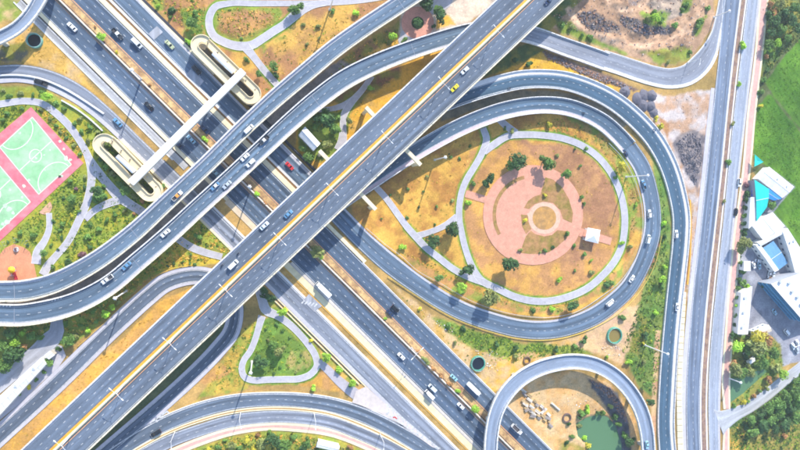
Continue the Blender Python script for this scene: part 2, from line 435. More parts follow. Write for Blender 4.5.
YEL = (230, 180, 86); YEL2 = (205, 160, 84); ORA = (212, 156, 92); BRN = (188, 136, 92); BRN2 = (160, 112, 80)
GRN = (152, 168, 66); GRN2 = (112, 140, 58); OLV = (150, 144, 62); DGR = (92, 116, 66); RICE = (82, 132, 30); RICE2 = (98, 144, 38)
SAND = (226, 188, 138); DIRT = (214, 172, 138); DIRT2 = (182, 144, 116)
ZONES = [  # polygon, colour A, colour B, softness px, noise scale m, bias
 ([(-60,-60),(260,-60),(420,-60),(420,-2),(385,4),(312,58),(255,108),(205,60),(140,-6)], YEL, BRN, 3, 9, .05),
 ([(142,-10),(205,-10),(208,10),(200,36),(190,38)], ORA, BRN2, 2, 6, 0),
 ([(150,-4),(162,-4),(164,12),(155,10)], GRN, BRN, 3, 3, .1), ([(183,10),(204,8),(204,36),(190,44),(182,30)], GRN, GRN2, 4, 3, 0),
 ([(216,8),(280,7),(283,16),(276,26),(250,40),(236,41),(222,35),(213,24)], GRN, OLV, 2, 5, .0),
 ([(219,11),(270,11),(275,18),(262,28),(244,38),(232,36),(220,27)], BRN, ORA, 4, 6, .0),
 ([(260,45),(300,22),(290,36),(264,52)], GRN, YEL, 3, 3, .0),
 ([(340,58),(400,20),(400,48),(360,62),(318,86)], BRN2, OLV, 2, 5, 0),
 ([(362,56),(398,36),(398,44),(372,56)], YEL, (240,178,50), 2, 4, .2),
 ([(296,130),(328,106),(372,80),(405,64),(470,30),(400,100),(320,172),(296,152)], (243,182,52), YEL, 2, 5, .1),
 ([(298,128),(322,108),(342,112),(342,150),(326,160),(312,162),(298,148)], GRN, GRN2, 3, 3, 0),
 ([(332,96),(362,80),(400,62),(400,78),(372,92),(350,112)], OLV, BRN2, 3, 4, 0),
 ([(0,46),(38,18),(104,100),(62,73),(22,62),(-60,66),(-60,58)], YEL, SAND, 2, 5, .1),
 ([(-60,50),(0,47),(26,40),(30,52),(20,62),(-60,64)], OLV, (120,112,96), 3, 4, 0),
 ([(-60,-60),(36,-60),(30,0),(14,20),(-60,28)], SAND, GRN, 3, 4, -.05),
 ([(-60,84),(40,87),(80,108),(95,116),(135,165),(162,198),(128,228),(100,250),(60,271),(20,283),(-60,284)], GRN, (176,170,52), 2, 4, 0),
 ([(96,120),(112,128),(150,175),(158,196),(128,190),(100,160)], GRN2, OLV, 3, 3, 0),
 ([(36,108),(42,108),(84,156),(90,166),(84,164)], (214,178,56), GRN, 2, 3, .1),
 ([(-60,322),(60,318),(100,300),(140,270),(165,248),(200,218),(240,252),(205,266),(170,267),(140,284),(90,334),(60,352),(-60,372)], OLV, GRN, 2, 4, 0),
 ([(148,268),(180,236),(226,262),(196,266),(166,270)], (218,184,56), GRN, 2, 4, .12),
 ([(162,200),(208,210),(238,240),(225,252),(186,236)], GRN, (190,180,60), 2, 4, 0),
 ([(190,288),(160,302),(122,338),(-40,480),(20,480),(196,288)], (236,178,76), (222,168,92), 1.5, 5, 0),
 ([(240,330),(262,316),(250,352),(242,368),(248,388),(204,398),(186,410),(206,386)], (214,178,72), GRN, 2, 4, 0),
 ([(196,378),(222,362),(232,372),(204,386)], ORA, YEL, 2, 3, .1),
 ([(258,320),(275,316),(312,354),(314,370),(300,377),(252,377),(246,370),(250,352)], (120,158,62), GRN2, 1.5, 4, 0),
 ([(290,350),(312,352),(312,372),(286,374)], (186,166,96), (130,158,70), 3, 4, 0),
 ([(250,325),(258,322),(256,350),(248,360)], (222,180,62), GRN, 2, 3, .1),
 ([(316,340),(362,384),(352,388),(322,356)], YEL, GRN, 2, 3, .05), ([(312,372),(322,366),(346,392),(318,388),(300,386)], (222,166,70), ORA, 2, 4, 0),
 ([(270,285),(290,305),(316,338),(306,338),(282,314),(264,300)], GRN, YEL, 2, 3, 0),
 ([(350,196),(380,160),(450,126),(500,112),(560,108),(600,124),(640,170),(642,240),(612,292),(560,320),(500,312),(430,288),(390,252),(355,222)], (234,180,78), (198,138,66), 2, 6, .02),
 ([(470,152),(520,141),(570,143),(606,168),(622,215),(614,255),(582,288),(532,297),(490,284),(467,250),(463,200)], (202,146,92), (226,168,82), 4, 6, .05),
 ([(520,140),(600,150),(622,215),(590,260),(560,262),(580,200)], (180,128,92), (204,150,98), 8, 5, .05),
 ([(400,250),(440,276),(500,300),(560,308),(620,270),(640,230),(634,250),(616,286),(560,316),(500,309),(430,285)], ORA, GRN, 2, 4, .08),
 ([(560,110),(600,124),(644,176),(645,230),(628,232),(626,190),(602,146)], GRN, (190,150,84), 3, 4, 0),
 ([(392,284),(450,328),(520,350),(600,330),(612,345),(560,352),(500,386),(478,380)], SAND, (218,170,84), 2, 5, 0),
 ([(432,318),(480,332),(520,343),(580,346),(592,354),(555,354),(515,362),(470,347)], GRN2, GRN, 3, 3, 0),
 ([(480,372),(520,352),(545,352),(505,385),(490,394)], (236,184,74), SAND, 2, 4, 0),
 ([(645,120),(664,160),(672,220),(670,300),(660,360),(657,400),(640,388),(620,352),(612,340),(640,300),(660,240),(657,190)], (104,140,62), (134,152,72), 2, 5, 0),
 ([(622,320),(640,312),(652,330),(640,356),(622,350)], DGR, OLV, 4, 4, 0),
 ([(574,346),(604,316),(640,304),(634,330),(624,366),(600,354)], SAND, DIRT, 3, 4, 0),
 ([(648,240),(660,236),(658,262),(642,280)], BRN2, DGR, 3, 3, 0), ([(655,330),(661,330),(657,400),(654,470),(650,470),(652,400)], (214,160,124), SAND, 1, 3, 0),
 ([(516,392),(545,374),(575,370),(610,383),(636,420),(640,480),(555,480),(500,410)], (228,174,108), SAND, 2, 5, 0),
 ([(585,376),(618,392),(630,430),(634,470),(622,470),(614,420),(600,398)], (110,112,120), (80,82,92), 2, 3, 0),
 ([(560,440),(596,450),(596,480),(560,480)], OLV, (206,160,92), 3, 3, 0),
 ([(536,10),(580,-60),(718,-60),(714,25),(692,58),(664,67),(622,56),(560,34)], DIRT, DIRT2, 2, 5, 0),
 ([(556,22),(570,22),(600,40),(640,60),(600,46),(562,34)], GRN2, GRN, 3, 3, 0), ([(640,52),(692,46),(690,60),(660,66)], OLV, GRN, 3, 3, 0),
 ([(574,14),(590,10),(620,26),(618,34),(588,30)], (98,92,94), (140,122,110), 3, 3, 0), ([(618,14),(632,18),(650,26),(668,26),(672,34),(640,36),(622,26)], (78,82,96), (130,116,106), 2.5, 3, 0),
 ([(622,-10),(644,-10),(640,6),(628,8)], (136,124,124), DIRT2, 3, 3, 0), ([(645,4),(684,-6),(690,10),(662,24)], (186,164,146), (150,134,124), 3, 3, 0),
 ([(640,12),(668,14),(664,26),(644,24)], GRN, GRN2, 3, 3, 0), ([(684,-10),(694,-10),(688,12),(682,12)], GRN2, GRN, 2, 3, 0), ([(694,22),(706,16),(702,30),(696,36)], GRN2, GRN, 2, 3, 0),
 ([(506,62),(545,49),(600,76),(640,92),(612,90),(560,71),(530,69),(496,74)], (238,186,52), YEL, 1.5, 4, .1),
 ([(540,48),(560,56),(610,76),(640,90),(634,92),(596,80),(548,58)], (150,120,104), (120,98,92), 1.5, 3, 0),
 ([(440,80),(500,56),(530,42),(545,50),(505,70),(470,84)], OLV, DGR, 2, 4, 0), ([(530,30),(556,0),(590,-8),(560,20),(548,32)], OLV, DGR, 2, 4, 0),
 ([(636,92),(672,96),(700,90),(714,90),(702,200),(696,300),(688,300),(690,212),(676,160),(650,116)], (214,200,198), (208,166,136), 2, 5, 0),
 ([(656,112),(668,124),(668,150),(690,200),(682,206),(676,160)], (216,160,84), BRN, 2, 4, 0),
 ([(672,142),(690,127),(706,136),(705,160),(698,192),(690,178),(676,158)], (120,114,122), (160,146,144), 3.5, 3, 0),
 ([(688,200),(694,205),(686,300),(680,360),(676,360),(682,290)], (176,120,92), (206,170,130), 1, 3, 0),
 ([(758,-60),(900,-60),(900,20),(784,56),(764,84),(757,104),(752,104),(764,20)], DGR, OLV, 2, 5, 0),
 ([(764,4),(778,0),(776,16),(766,16)], BRN, DGR, 3, 3, 0), ([(760,44),(784,40),(780,58),(766,66)], (120,160,62), DGR, 3, 3, 0),
 ([(752,104),(764,78),(784,52),(800,34),(900,-46),(1000,-46),(1000,340),(802,252),(786,227),(770,206),(753,170),(754,120)], (92,104,60), (118,122,84), 1, 3, 0),
 ([(765.5,82),(784,56),(800,39),(900,-40),(1000,-40),(1000,300),(800,128.2),(788.2,114.2),(774,96)], RICE, RICE2, 1, 8, 0),
 ([(768,95),(757,107),(756,118),(753,158),(770,168),(795,186),(783,198),(772,212),(786,227),(802,250),(900,340),(1000,340),(799,129.6),(787,115.6),(771,95)], RICE, RICE2, 1, 8, 0),
 ([(735,232),(757,176),(770,168),(795,187),(784,199),(773,212),(786,227),(802,250),(900,330),(900,372),(800,362),(760,372),(733,342)], (172,172,184), (150,150,164), 1, 5, 0),
 ([(742,176),(751,176),(748,230),(742,236),(735,300),(738,345),(731,345),(733,300)], DGR, GRN2, 1.5, 3, 0),
 ([(731,336),(765,332),(780,345),(784,372),(762,392),(735,406),(729,408),(729,372)], GRN2, OLV, 2, 4, 0),
 ([(742,404),(770,382),(786,366),(790,374),(764,394),(742,410)], (196,160,96), OLV, 1.5, 3, 0),
 ([(744,414),(800,374),(900,330),(900,480),(724,480),(728,426)], DGR, (92,126,56), 2, 4, 0),
 ([(727,430),(746,424),(746,480),(726,480)], (216,170,66), OLV, 2, 3, 0), ([(750,438),(768,430),(790,424),(812,416),(812,470),(748,470)], (182,158,78), OLV, 4, 4, 0),
 ([(140,470),(200,446),(232,436),(263,431),(300,432),(340,438),(372,456),(390,480),(140,490)], GRN, (196,176,66), 1.5, 4, 0),
 ([(310,440),(350,450),(360,480),(300,480)], (150,140,110), GRN, 3, 3, 0),
 ([(400,2),(420,-20),(470,-30),(500,0),(470,22),(430,36),(400,44)], (214,196,180), (196,180,170), 2, 4, 0),
 ([(436,20),(448,14),(456,24),(436,30)], (238,180,60), YEL, 1, 3, 0),
 ([(446,12),(454,-2),(490,-2),(490,4),(472,20),(456,24)], (240,220,200), (228,204,186), 1, 4, 0),
]
ZONES += [
 ([(563.5,9.7),(576.0,28.2),(598.9,40.8),(624.5,48.0),(650.3,49.0),(673.3,42.7),(692.3,28.0),(702.8,9.0),(706.9,-11.4),(701.1,-12.6),(697.2,7.0),(687.7,24.0),(670.7,37.3),(649.7,43.0),(625.5,42.0),(601.1,35.2),(580.0,23.8),(568.5,6.3)], (232,192,160), (216,170,136), 2.2, 3, 0),
 ([(598.1,-6.4),(610.5,8.0),(627.8,14.5),(641.7,9.8),(652.1,-6.7),(647.9,-9.3),(638.3,6.2),(628.2,9.5),(613.5,4.0),(601.9,-9.6)], (232,192,160), (216,170,136), 2.2, 3, 0),
 ([(-60,296),(20,301),(50,295),(90,275),(140,238),(210,170),(262,120),(300,90),(340,58),(352,64),(300,106),(250,158),(180,224),(110,282),(60,300),(20,306),(-60,306)], (158,150,146), (132,128,130), 2, 3, 0),  # shade between the two curved ramps, painted into the ground as greyer soil
 ([(440,112),(480,98),(520,90),(560,91),(600,104),(628,124),(620,128),(590,110),(550,97),(520,98),(480,108),(440,122)], (148,140,120), (122,120,108), 1.5, 3, 0),  # gap between the loop carriageways, its shade put into the ground colour
 ([(244,306),(240,336),(170,398),(90,470),(60,470),(200,346),(232,312)], (88,104,70), (104,112,78), 2, 3, 0),  # strip right of the viaduct, its shadow painted as dark green ground
 ([(380,160),(420,138),(400,172),(372,192),(352,204),(340,200)], (120,108,84), (96,98,84), 2, 3, 0),  # viaduct shadow beside the inner loop ramp, painted as duller ground
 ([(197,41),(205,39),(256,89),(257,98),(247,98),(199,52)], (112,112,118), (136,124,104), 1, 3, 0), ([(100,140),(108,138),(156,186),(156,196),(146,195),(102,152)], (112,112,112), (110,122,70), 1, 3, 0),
]
WATERP = [[(576,424),(586,418),(600,414),(609,417),(617,426),(623,444),(625,480),(594,480),(586,444),(578,437)],
          [(730,378),(745,378),(762,368),(770,371),(746,393),(731,404)]]
RELIEF = [([(548,12),(585,-40),(708,-40),(708,18),(690,50),(664,60),(622,50),(572,32)], 1.5, 6.0), ([(676,142),(690,132),(702,138),(702,160),(696,186),(688,176),(680,158)], 1.8, 3.5),
          ([(766,0),(800,0),(800,30),(784,50),(770,60)], .9, 5.0)]
cor = GA([(-70, -70), (870, -70), (-70, 520), (870, 520)], 0.)
x0, x1, y0, y1 = cor[:, 0].min(), cor[:, 0].max(), cor[:, 1].min(), cor[:, 1].max()
NX, NY = int((x1-x0)/.75), int((y1-y0)/.75)
gx = np.linspace(x0, x1, NX); gy = np.linspace(y0, y1, NY); XX, YY = np.meshgrid(gx, gy); XF, YF = XX.ravel(), YY.ravel()
PP = GINV(np.stack([XF, YF], 1))
edge = (fbm(XF, YF, 5, 3)-.5)*2
CA = lin((206, 164, 96))*ALB; CB = lin((170, 140, 80))*ALB
nb = np.clip((fbm(XF, YF, 9, 50)-.5)*3.5+.5, 0, 1)[:, None]
COLR = CA*(1-nb)+CB*nb
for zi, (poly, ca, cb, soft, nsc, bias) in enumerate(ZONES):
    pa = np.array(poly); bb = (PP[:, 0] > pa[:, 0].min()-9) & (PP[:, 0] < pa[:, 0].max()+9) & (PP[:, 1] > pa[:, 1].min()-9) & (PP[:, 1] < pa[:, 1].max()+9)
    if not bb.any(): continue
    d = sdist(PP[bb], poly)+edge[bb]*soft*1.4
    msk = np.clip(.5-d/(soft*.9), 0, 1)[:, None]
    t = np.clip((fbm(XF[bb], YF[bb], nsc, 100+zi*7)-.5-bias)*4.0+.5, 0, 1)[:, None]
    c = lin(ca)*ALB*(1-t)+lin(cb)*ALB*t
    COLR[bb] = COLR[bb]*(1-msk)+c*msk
HEDGED = [([(483,128),(486.5,139),(482.5,152),(474,167.5),(467,179),(462.3,190),(459.6,204),(459.3,220),(461.5,232),(465,247),(471.5,265),(480.5,279.5),(500,289.8),(513,296),(532,300.8),(551,300.8),(570,296.2),(589,287.2),(602,276),(614,262),(621.4,247),(624.6,228),(624.4,212),(621.2,196),(616,182),(608,168.5),(599,157.8),(581,145),(563,138.4),(544,135.4),(525,134.6),(508,136),(494,144.5)], 3.1), ([(408,228),(417,238),(426,247.5),(438.5,257.5),(455,270),(470,277.5),(486,283)], 3.2), ([(255,3.4),(228,3.6),(215,7),(209.5,17),(209.5,27),(214,36),(224,42),(238,46),(252,45),(262,39),(274,31),(285,24),(294,16)], 3.6), ([(264,70),(276,83.5)], 3.1), ([(266,310),(276,315),(288,323),(300,334.5),(309,345.5),(315.5,356),(317,365.5),(311,374),(300,378.6),(284,379.3),(268,379.6),(252,380),(244.5,377),(241.8,370),(243.5,361),(250,351.5),(255,340),(258.5,328)], 2.9), ([(351,103),(344,115),(343,128)], 3.2)]
for pl, hwid in HEDGED:
    pl = crom(np.array(pl, float), .25); d = np.full(len(PP), 99.)
    bb = (PP[:, 0] > pl[:, 0].min()-8) & (PP[:, 0] < pl[:, 0].max()+8) & (PP[:, 1] > pl[:, 1].min()-8) & (PP[:, 1] < pl[:, 1].max()+8); Q = PP[bb]; dd = np.full(len(Q), 99.)
    for p in pl: dd = np.minimum(dd, np.hypot(Q[:, 0]-p[0], Q[:, 1]-p[1]))
    m = np.clip((hwid+2.8+edge[bb]*1.0-dd)/.9, 0, 1)[:, None]; t = nb[bb]
    COLR[bb] = COLR[bb]*(1-m)+(lin((110, 152, 52))*(1-t)+lin((158, 172, 62))*t)*ALB*m
_f = np.zeros(len(XF), bool)
for poly in ([(765.5,82),(784,56),(800,39),(900,-40),(1000,-40),(1000,300),(800,128.2),(788.2,114.2),(774,96)], [(768,95),(757,107),(756,118),(753,158),(770,168),(795,186),(783,198),(772,212),(786,227),(802,250),(900,340),(1000,340),(799,129.6),(787,115.6),(771,95)]): _f |= sdist(PP, poly) < -.6
_row = np.sin((XF*.77+YF*.64+2.5*fbm(XF, YF, 14, 5))*2*math.pi/3.1); _pat = fbm(XF, YF, 12, 61)-.5
COLR[_f] *= (1+.09*_row[_f]+.9*_pat[_f])[:, None]*np.array([1.0, 1.0, 1.0])+np.stack([.5*_pat[_f], .12*_pat[_f], 0*_pat[_f]], 1)
COLR[:, 1] *= 1.02
_l = COLR.mean(1, keepdims=True); COLR = COLR*.94+(_l*np.array([1.12, .98, .78]))*.06
COLR *= (1+.15*(fbm(XF, YF, 2.4, 77, 3)-.5)*2+.26*(fbm(XF, YF, 17, 78, 3)-.5)*2)[:, None]
ZF = np.zeros(len(XF))
for poly, amp, sc in RELIEF:
    m = np.clip(-sdist(PP, poly)/6, 0, 1); ZF += m*amp*np.clip(fbm(XF, YF, sc, 31, 5)*2.2-.75, -.25, 1.2)
for poly in WATERP:
    m = np.clip(.3-sdist(PP, poly)/4, 0, 1); ZF -= m*1.6
ZF += .10*(fbm(XF, YF, 3, 91, 3)-1.0)
verts = np.stack([XF, YF, ZF], 1)
idx = np.arange(NX*NY).reshape(NY, NX)
faces = np.stack([idx[:-1, :-1], idx[:-1, 1:], idx[1:, 1:], idx[1:, :-1]], -1).reshape(-1, 4)
# skirt reaching the horizon
ring = np.array([[-3000, -3000], [3000, -3000], [3000, 3000], [-3000, 3000]], float)
B = len(verts); far = np.concatenate([ring, np.full((4, 1), -.1)], 1)
c4 = [idx[0, 0], idx[0, -1], idx[-1, -1], idx[-1, 0]]
verts = np.vstack([verts, far]); COLR = np.vstack([COLR, np.tile(lin((150, 148, 84))*ALB, (4, 1))])
sk = []
for edge_ids, f0, f1 in ((list(idx[0, :]), 0, 1), (list(idx[:, -1]), 1, 2), (list(idx[-1, ::-1]), 2, 3), (list(idx[::-1, 0]), 3, 0)):
    sk.append(tuple([B+f0, B+f1]+[int(i) for i in edge_ids[::-1]]))
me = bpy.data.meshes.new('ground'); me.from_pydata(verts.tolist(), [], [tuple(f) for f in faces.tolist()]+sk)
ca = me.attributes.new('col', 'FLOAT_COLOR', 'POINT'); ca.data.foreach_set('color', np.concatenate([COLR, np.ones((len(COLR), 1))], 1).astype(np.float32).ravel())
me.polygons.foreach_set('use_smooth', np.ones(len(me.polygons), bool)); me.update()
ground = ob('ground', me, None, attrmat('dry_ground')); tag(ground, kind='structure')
def ground_z(x, y):
    i = int(np.clip(round((x-x0)/(x1-x0)*(NX-1)), 0, NX-1)); j = int(np.clip(round((y-y0)/(y1-y0)*(NY-1)), 0, NY-1)); return float(ZF[j*NX+i])

# water of the two ponds
WM, t_, b_ = newmat('pond_water'); b_.inputs['Base Color'].default_value = rgb(98, 138, 98); b_.inputs['Roughness'].default_value = .12
geo_ = N(t_, 'ShaderNodeNewGeometry'); bump(t_, b_, noise(t_, geo_.outputs['Position'], 1.5, 3), .12, .05)
for poly in WATERP:
    c = np.mean(poly, 0); big = [(c[0]+(p[0]-c[0])*1.12, c[1]+(p[1]-c[1])*1.12) for p in poly]
    P = GA(big, -.75); m = MB(); m.add(ccw(P.tolist()) if False else P.tolist()[::-1], [tuple(range(len(P)))]); o = m.build('pond', WM); tag(o, kind='structure')

def flat(name, poly, z, mat, parent=None, th=.06):
    """a paved area as a slab"""
    P = ccw(GA(poly, z)[:, :2].tolist()); m = MB(); m.prism(P, z-th, z); o = m.build(name, mat, parent)
    if parent is None: tag(o, kind='structure')
    return o
def path(name, pts, mat=None, z=.05, kerb=True):
    ZPATH[0] += .006; k = trace(pts, ZPATH[0]+z, step=1.6)
    for A_ in (k.L, k.R, k.C): A_[:, 2] += np.linspace(0, .035, len(A_))
    m = MB(); m.beam(k.L, k.R, -.25, 0, k.s); o = m.build(name, mat or PATHM); tag(o, kind='structure')
    if kerb:
        for f, a, b in ((0, -.18, .12), (1, -.12, .18)):
            kb = MB(); kb.beam(off(k, f, a*.7), off(k, f, b*.7), -.25, .05, k.s); kb.build('path_kerb', KERBM, o)
    return o
ZPATH = [0.0]; KERBM = concrete('path_kerb_concrete', rgb(226, 224, 224), amp=.2, scale=.8)

# ================================================================== GROUND ROADS
A_DARK = asphalt('asphalt_dark_blue', rgb(92, 106, 136)); A_MID = asphalt('asphalt_mid', rgb(110, 120, 146)); A_LITE = asphalt('asphalt_light', rgb(142, 147, 170))
A_NAVY = asphalt('asphalt_fresh', rgb(78, 104, 136), .2, .12); A_INNER = asphalt('asphalt_inner', rgb(92, 112, 142), .2, .12); A_VIA = asphalt('asphalt_viaduct', rgb(108, 117, 143), .2, .22); A_RAMP = asphalt('asphalt_ramp', rgb(104, 121, 150))
A_PALE = asphalt('asphalt_pale', rgb(166, 174, 200), .12, .08); A_LOOP = asphalt('asphalt_loop', rgb(146, 160, 190), .12, .06)
A_EAST = asphalt('asphalt_east_ramp', rgb(148, 152, 174), .2, .12)
SL = 1.007; KQ = .7046
def hw(q0, q1, ya=-45, yb=500, n=9):
    return [((q0+q1)/2+SL*y, y, (q1-q0)*KQ) for y in np.linspace(ya, yb, n)]
def strip_q(name, q0, q1, ya, yb, mat, z=.16, th=.4):
    k = trace(hw(q0, q1, ya, yb, 5), z); m = MB(); m.beam(k.L, k.R, -th, 0, k.s); o = m.build(name, mat); tag(o, kind='structure'); return o
YW = ((0, .5, .2, WHITE), (1, -.5, .28, ORANGE)); WY = ((0, .5, .28, ORANGE), (1, -.5, .2, WHITE))
# travelling down-right in the photo: photo left of travel is the upper-right side, so fraction 0 is the high-q edge
road('highway_road', hw(29, 57), A_DARK, (.35, .675), ((0, .45, .3, ORANGE), (1, -.45, .25, WHITE)), key='C1')
road('highway_road', hw(71, 98), A_DARK, (.345, .67), ((0, .45, .25, WHITE), (1, -.45, .45, ORANGE)), key='C2')
road('frontage_road', [(q+SL*y, y, wd) for q, y, wd in ((126.5,-45,18.5),(126,0,18.5),(124.5,60,18.5),(123,120,18.5),(122.5,170,18.5),(122,215,18.5),(121.5,240,18.5))]+[(391,264.5,19.5),(418,284.7,18.5),(442.7,300.8,18.5),(467,313,18.5),(491.3,321.4,18.5),(520,328.5,18.5),(538,330,18.5),(556,328.8,18.5),(573.4,324.6,18.5),(595.7,315,18.5),(613,302.5,18),(628,288,17.5),(638,272,17),(645.5,255,17),(651.5,234.5,17),(652.5,214,16.8),(649,190,16.8),(641,166,17),(628.5,147.2,17)],
     asphalt('asphalt_loop_lower', rgb(104, 120, 150)), (.55,), ((0, .9, .25, WHITE), (1, -.5, .25, WHITE)), ((.05, .75, SHOULD),), key='C3')
L4P = [(-45,78,17.7),(0,74.3,17.7),(19,73.5,17.7),(37,76,18),(57,83,19),(79,94.8,18.5),(103,113.5,17),(135,144,16)]+[(-9+SL*y, y, 16.5) for y in (185, 230)]+[(-9.5+SL*y, y, 18) for y in (300, 350, 400, 450, 500)]
road('frontage_road', L4P, A_LITE, (.55,), ((0, .45, .3, WHITE), (1, -1.6, .22, WHITE)), ((-1.5, -.05, SHOULD),), key='L4')
road('service_lane', hw(12.5, 21.5, 2, 168), asphalt('asphalt_service', rgb(184, 182, 192)), (), ((0, .25, .3, WHITE), (1, -.25, .3, WHITE)))
# ramp turning past the rubble field to join the east road
R2B = [(560,45.5,17.8,1.8),(584,53,18,.55),(602,59.5,18,.22),(620,65.2,18),(637,71,18.5),(652,75.6,18.5),(670,78.5,19),(688,74.5,20),(701,63.5,20),(710,50,16),(716,34,10),(720,18,9),(723,0,8),(726,-40,8)]
road('east_ramp_road', [(p[0], p[1], p[2]) for p in R2B[2:]], A_EAST, (.5,), ((0, .35, .25, WHITE), (1, -1.4, .35, WHITE)), ((-1.2, -.02, PALE),), key='R2B', kerbs=((0, 0, 1), (1, 0, .6)))
RAP = [(735,-45,17.5),(731,0,17.5),(728.7,28,15.5),(725.7,56,14.2),(722.5,85,14),(719.5,114,14),(713.6,171,14.5),(707.6,228,14.2),(701,285,14.3),(695.8,342,14),(692.8,393,13.4),(693.5,450,13),(696,490,13)]
road('east_road', RAP, asphalt('asphalt_east', rgb(122, 133, 164)), (.5,), ((0, .35, .35, WHITE), (1, -.3, .4, WHITE)), key='RA')
RBP = [(758.5,-45,12.5),(753.3,0,12.5),(746.8,56,12.5),(739.9,114,12.5),(733.8,171,11.8),(728,228,11.4),(722.2,285,12),(717,342,12.6),(714.2,393,12),(714.6,450,11),(716,490,11)]
road('east_road', RBP, A_PALE, (.55,), ((0, 1.3, .3, WHITE), (1, -.35, .45, WHITE)), ((.05, 1.1, SHOULD),), key='RB')
strip = [(x-9.2, y, 4.6) for x, y, _ in RAP[4:]]; strip[0] = (713, 88, 3.5)
path('concrete_verge', strip, SHOULD, z=.07, kerb=False)
FPP = [(768,-45,9.5),(763.8,0,9.5),(758.6,56,8.5),(751.5,114,9),(746.4,171,8.7),(738.6,228,8.8),(732.8,285,8.6),(728.5,342,8.6),(726,385,8.6),(727,409,7)]
def footpath(pts, z=.2):
    ZPATH[0] += .006; k = trace(pts, z+ZPATH[0], step=2); m = MB(); m.beam(k.L, k.R, -.4, 0, k.s); o = m.build('footpath', paving('pink_paver', rgb(248, 196, 184))); tag(o, kind='structure')
    for f, a, b in ((0, 0, 1.15), (1, -1.35, 0)):
        kb = MB(); kb.strip(off(k, f, a, .012), off(k, f, b, .012)); kb.build('pale_border', CREAM, o)
    return k
footpath(FPP); footpath([(726.5,428,6),(726,450,7),(727,490,7)])
# hairpin under the viaduct and the southern arc
R3P = [(-50,481,20),(0,435,20),(48,391,20),(77,363,20),(106,334.5,19.5),(128,314,19.5),(148,296,19.5),(165,283,19),(182,277,18.5),(201,275.5,18),(219,281,18),(231,293,17.5),(235,312,17),(231,332,17),(218,349,17),(196,372,17),(174,392.5,17),(145,418,17),(110,448,17),(70,482,16)]
road('hairpin_road', R3P, asphalt('asphalt_hairpin', rgb(104, 113, 140)), (.48,), ((0, 1.9, .2, WHITE), (1, -1.5, .28, WHITE)), ((.05, 1.6, SHOULD), (-1.3, -.05, SHOULD)), key='R3')
B1P = [(60,495,15),(110,457,15),(140,437.5,15),(169,422,15),(200,410,15),(232,402.3,14.3),(265,399.4,13.6),(300,400.4,14),(328,404.3,14.7),(357,412.5,15),(382,423.5,15.2),(402,434.5,15.5),(440,459,15.5),(480,490,15.5)]
road('south_arc_road', B1P, A_MID, (.5,), ((0, .6, .45, WHITE), (1, -.4, .25, WHITE)), key='B1', kerbs=((0, .22, .8),))
B2P = [(60,517,13),(140,457,13),(170,441,12.5),(200,430,12),(234,420.5,12.2),(265,416.8,12),(300,417.4,12),(331,422.4,12.2),(361,433.5,13),(395,449,13),(430,468,13),(470,494,13)]
road('south_arc_road', B2P, A_LITE, (.55,), ((0, .35, .3, WHITE), (1, -.4, .25, WHITE)), key='B2')
footpath([(100,495,8.5),(170,454,8.5),(200,441.5,8.5),(232,431.5,8),(263,427,7.6),(300,428,8.4),(331,432.7,8),(362,444,8),(395,460,8),(430,481,8)])
mid = [(x, (a[1]+b)/2, 0) for (x, _, _), a, b in []]
def median(name, pts, mat, z=.3):
    k = trace(pts, z); m = MB(); m.beam(k.L, k.R, -.5, 0, k.s); o = m.build(name, mat); tag(o, kind='structure'); return k, o
k_, o_ = median('median_strip', [(100,473,3.2),(140,447.5,3.4),(169.5,432,3.4),(200,420.5,3.6),(233,412,3.6),(265,408.6,3.6),(300,409.4,3.8),(330,414,3.8),(360,424.5,4),(388,437.5,4),(402,445.5,3.4),(425,459,3)], CREAM)
hb = MB(); hb.strip(off(k_, .35, 0, .02), off(k_, .65, 0, .02)); hb.build('soil_strip', mottled('dry_soil', rgb(196, 150, 84), amp=.3, scale=1.2), o_)
k_, o_ = median('median_strip', [(748.6,-45,7),(743.4,0,7),(736.3,56,6.9),(729.8,114,6.6),(724.2,171,6.4),(718,228,7),(711.8,285,7.2),(706.6,342,7),(703.7,393,7.2),(704.4,450,7.4),(706.4,490,7.4)], PALE, .28)
hb = MB(); hb.strip(off(k_, .2, 0, .03), off(k_, .8, 0, .03)); hb.build('soil_strip', mottled('brown_soil', rgb(150, 122, 112), amp=.35, scale=.9, hue=rgb(176, 146, 120)), o_)
# cream slab divider between the outer loop carriageway and the east road, slab by slab
k_ = trace([(684.5,292,3.6),(681.7,342,4.2),(679.4,393,5),(680,430,5.4),(682,480,5.6)], .34)
o_ = MB(); o_.beam(off(k_, .05), off(k_, .95), -.6, -.06, k_.s); o_ = o_.build('divider_strip', DARKC); tag(o_, kind='structure')
s_ = 0.
while s_ < k_.s[-1]-3.6:
    z_ = sub(k_, s_, s_+3.3); 
    if len(z_.s) < 2:
        z_ = Track(); z_.L = np.array([at(k_, s_, 0), at(k_, s_+3.3, 0)]); z_.R = np.array([at(k_, s_, 1), at(k_, s_+3.3, 1)])
    sm = MB(); sm.beam(np.array([at(k_, s_, 0), at(k_, s_+3.3, 0)]), np.array([at(k_, s_, 1), at(k_, s_+3.3, 1)]), -.3, random.uniform(-.02, .03)); sm.build('slab', CREAM, o_); s_ += 3.55
k_, o_ = median('yellow_kerb_line', [(690.3,200,1.4),(691,228,1.4),(690.3,255,1.4),(687.5,285,1.4)], mottled('yellow_kerb', rgb(232, 178, 70)), .3)

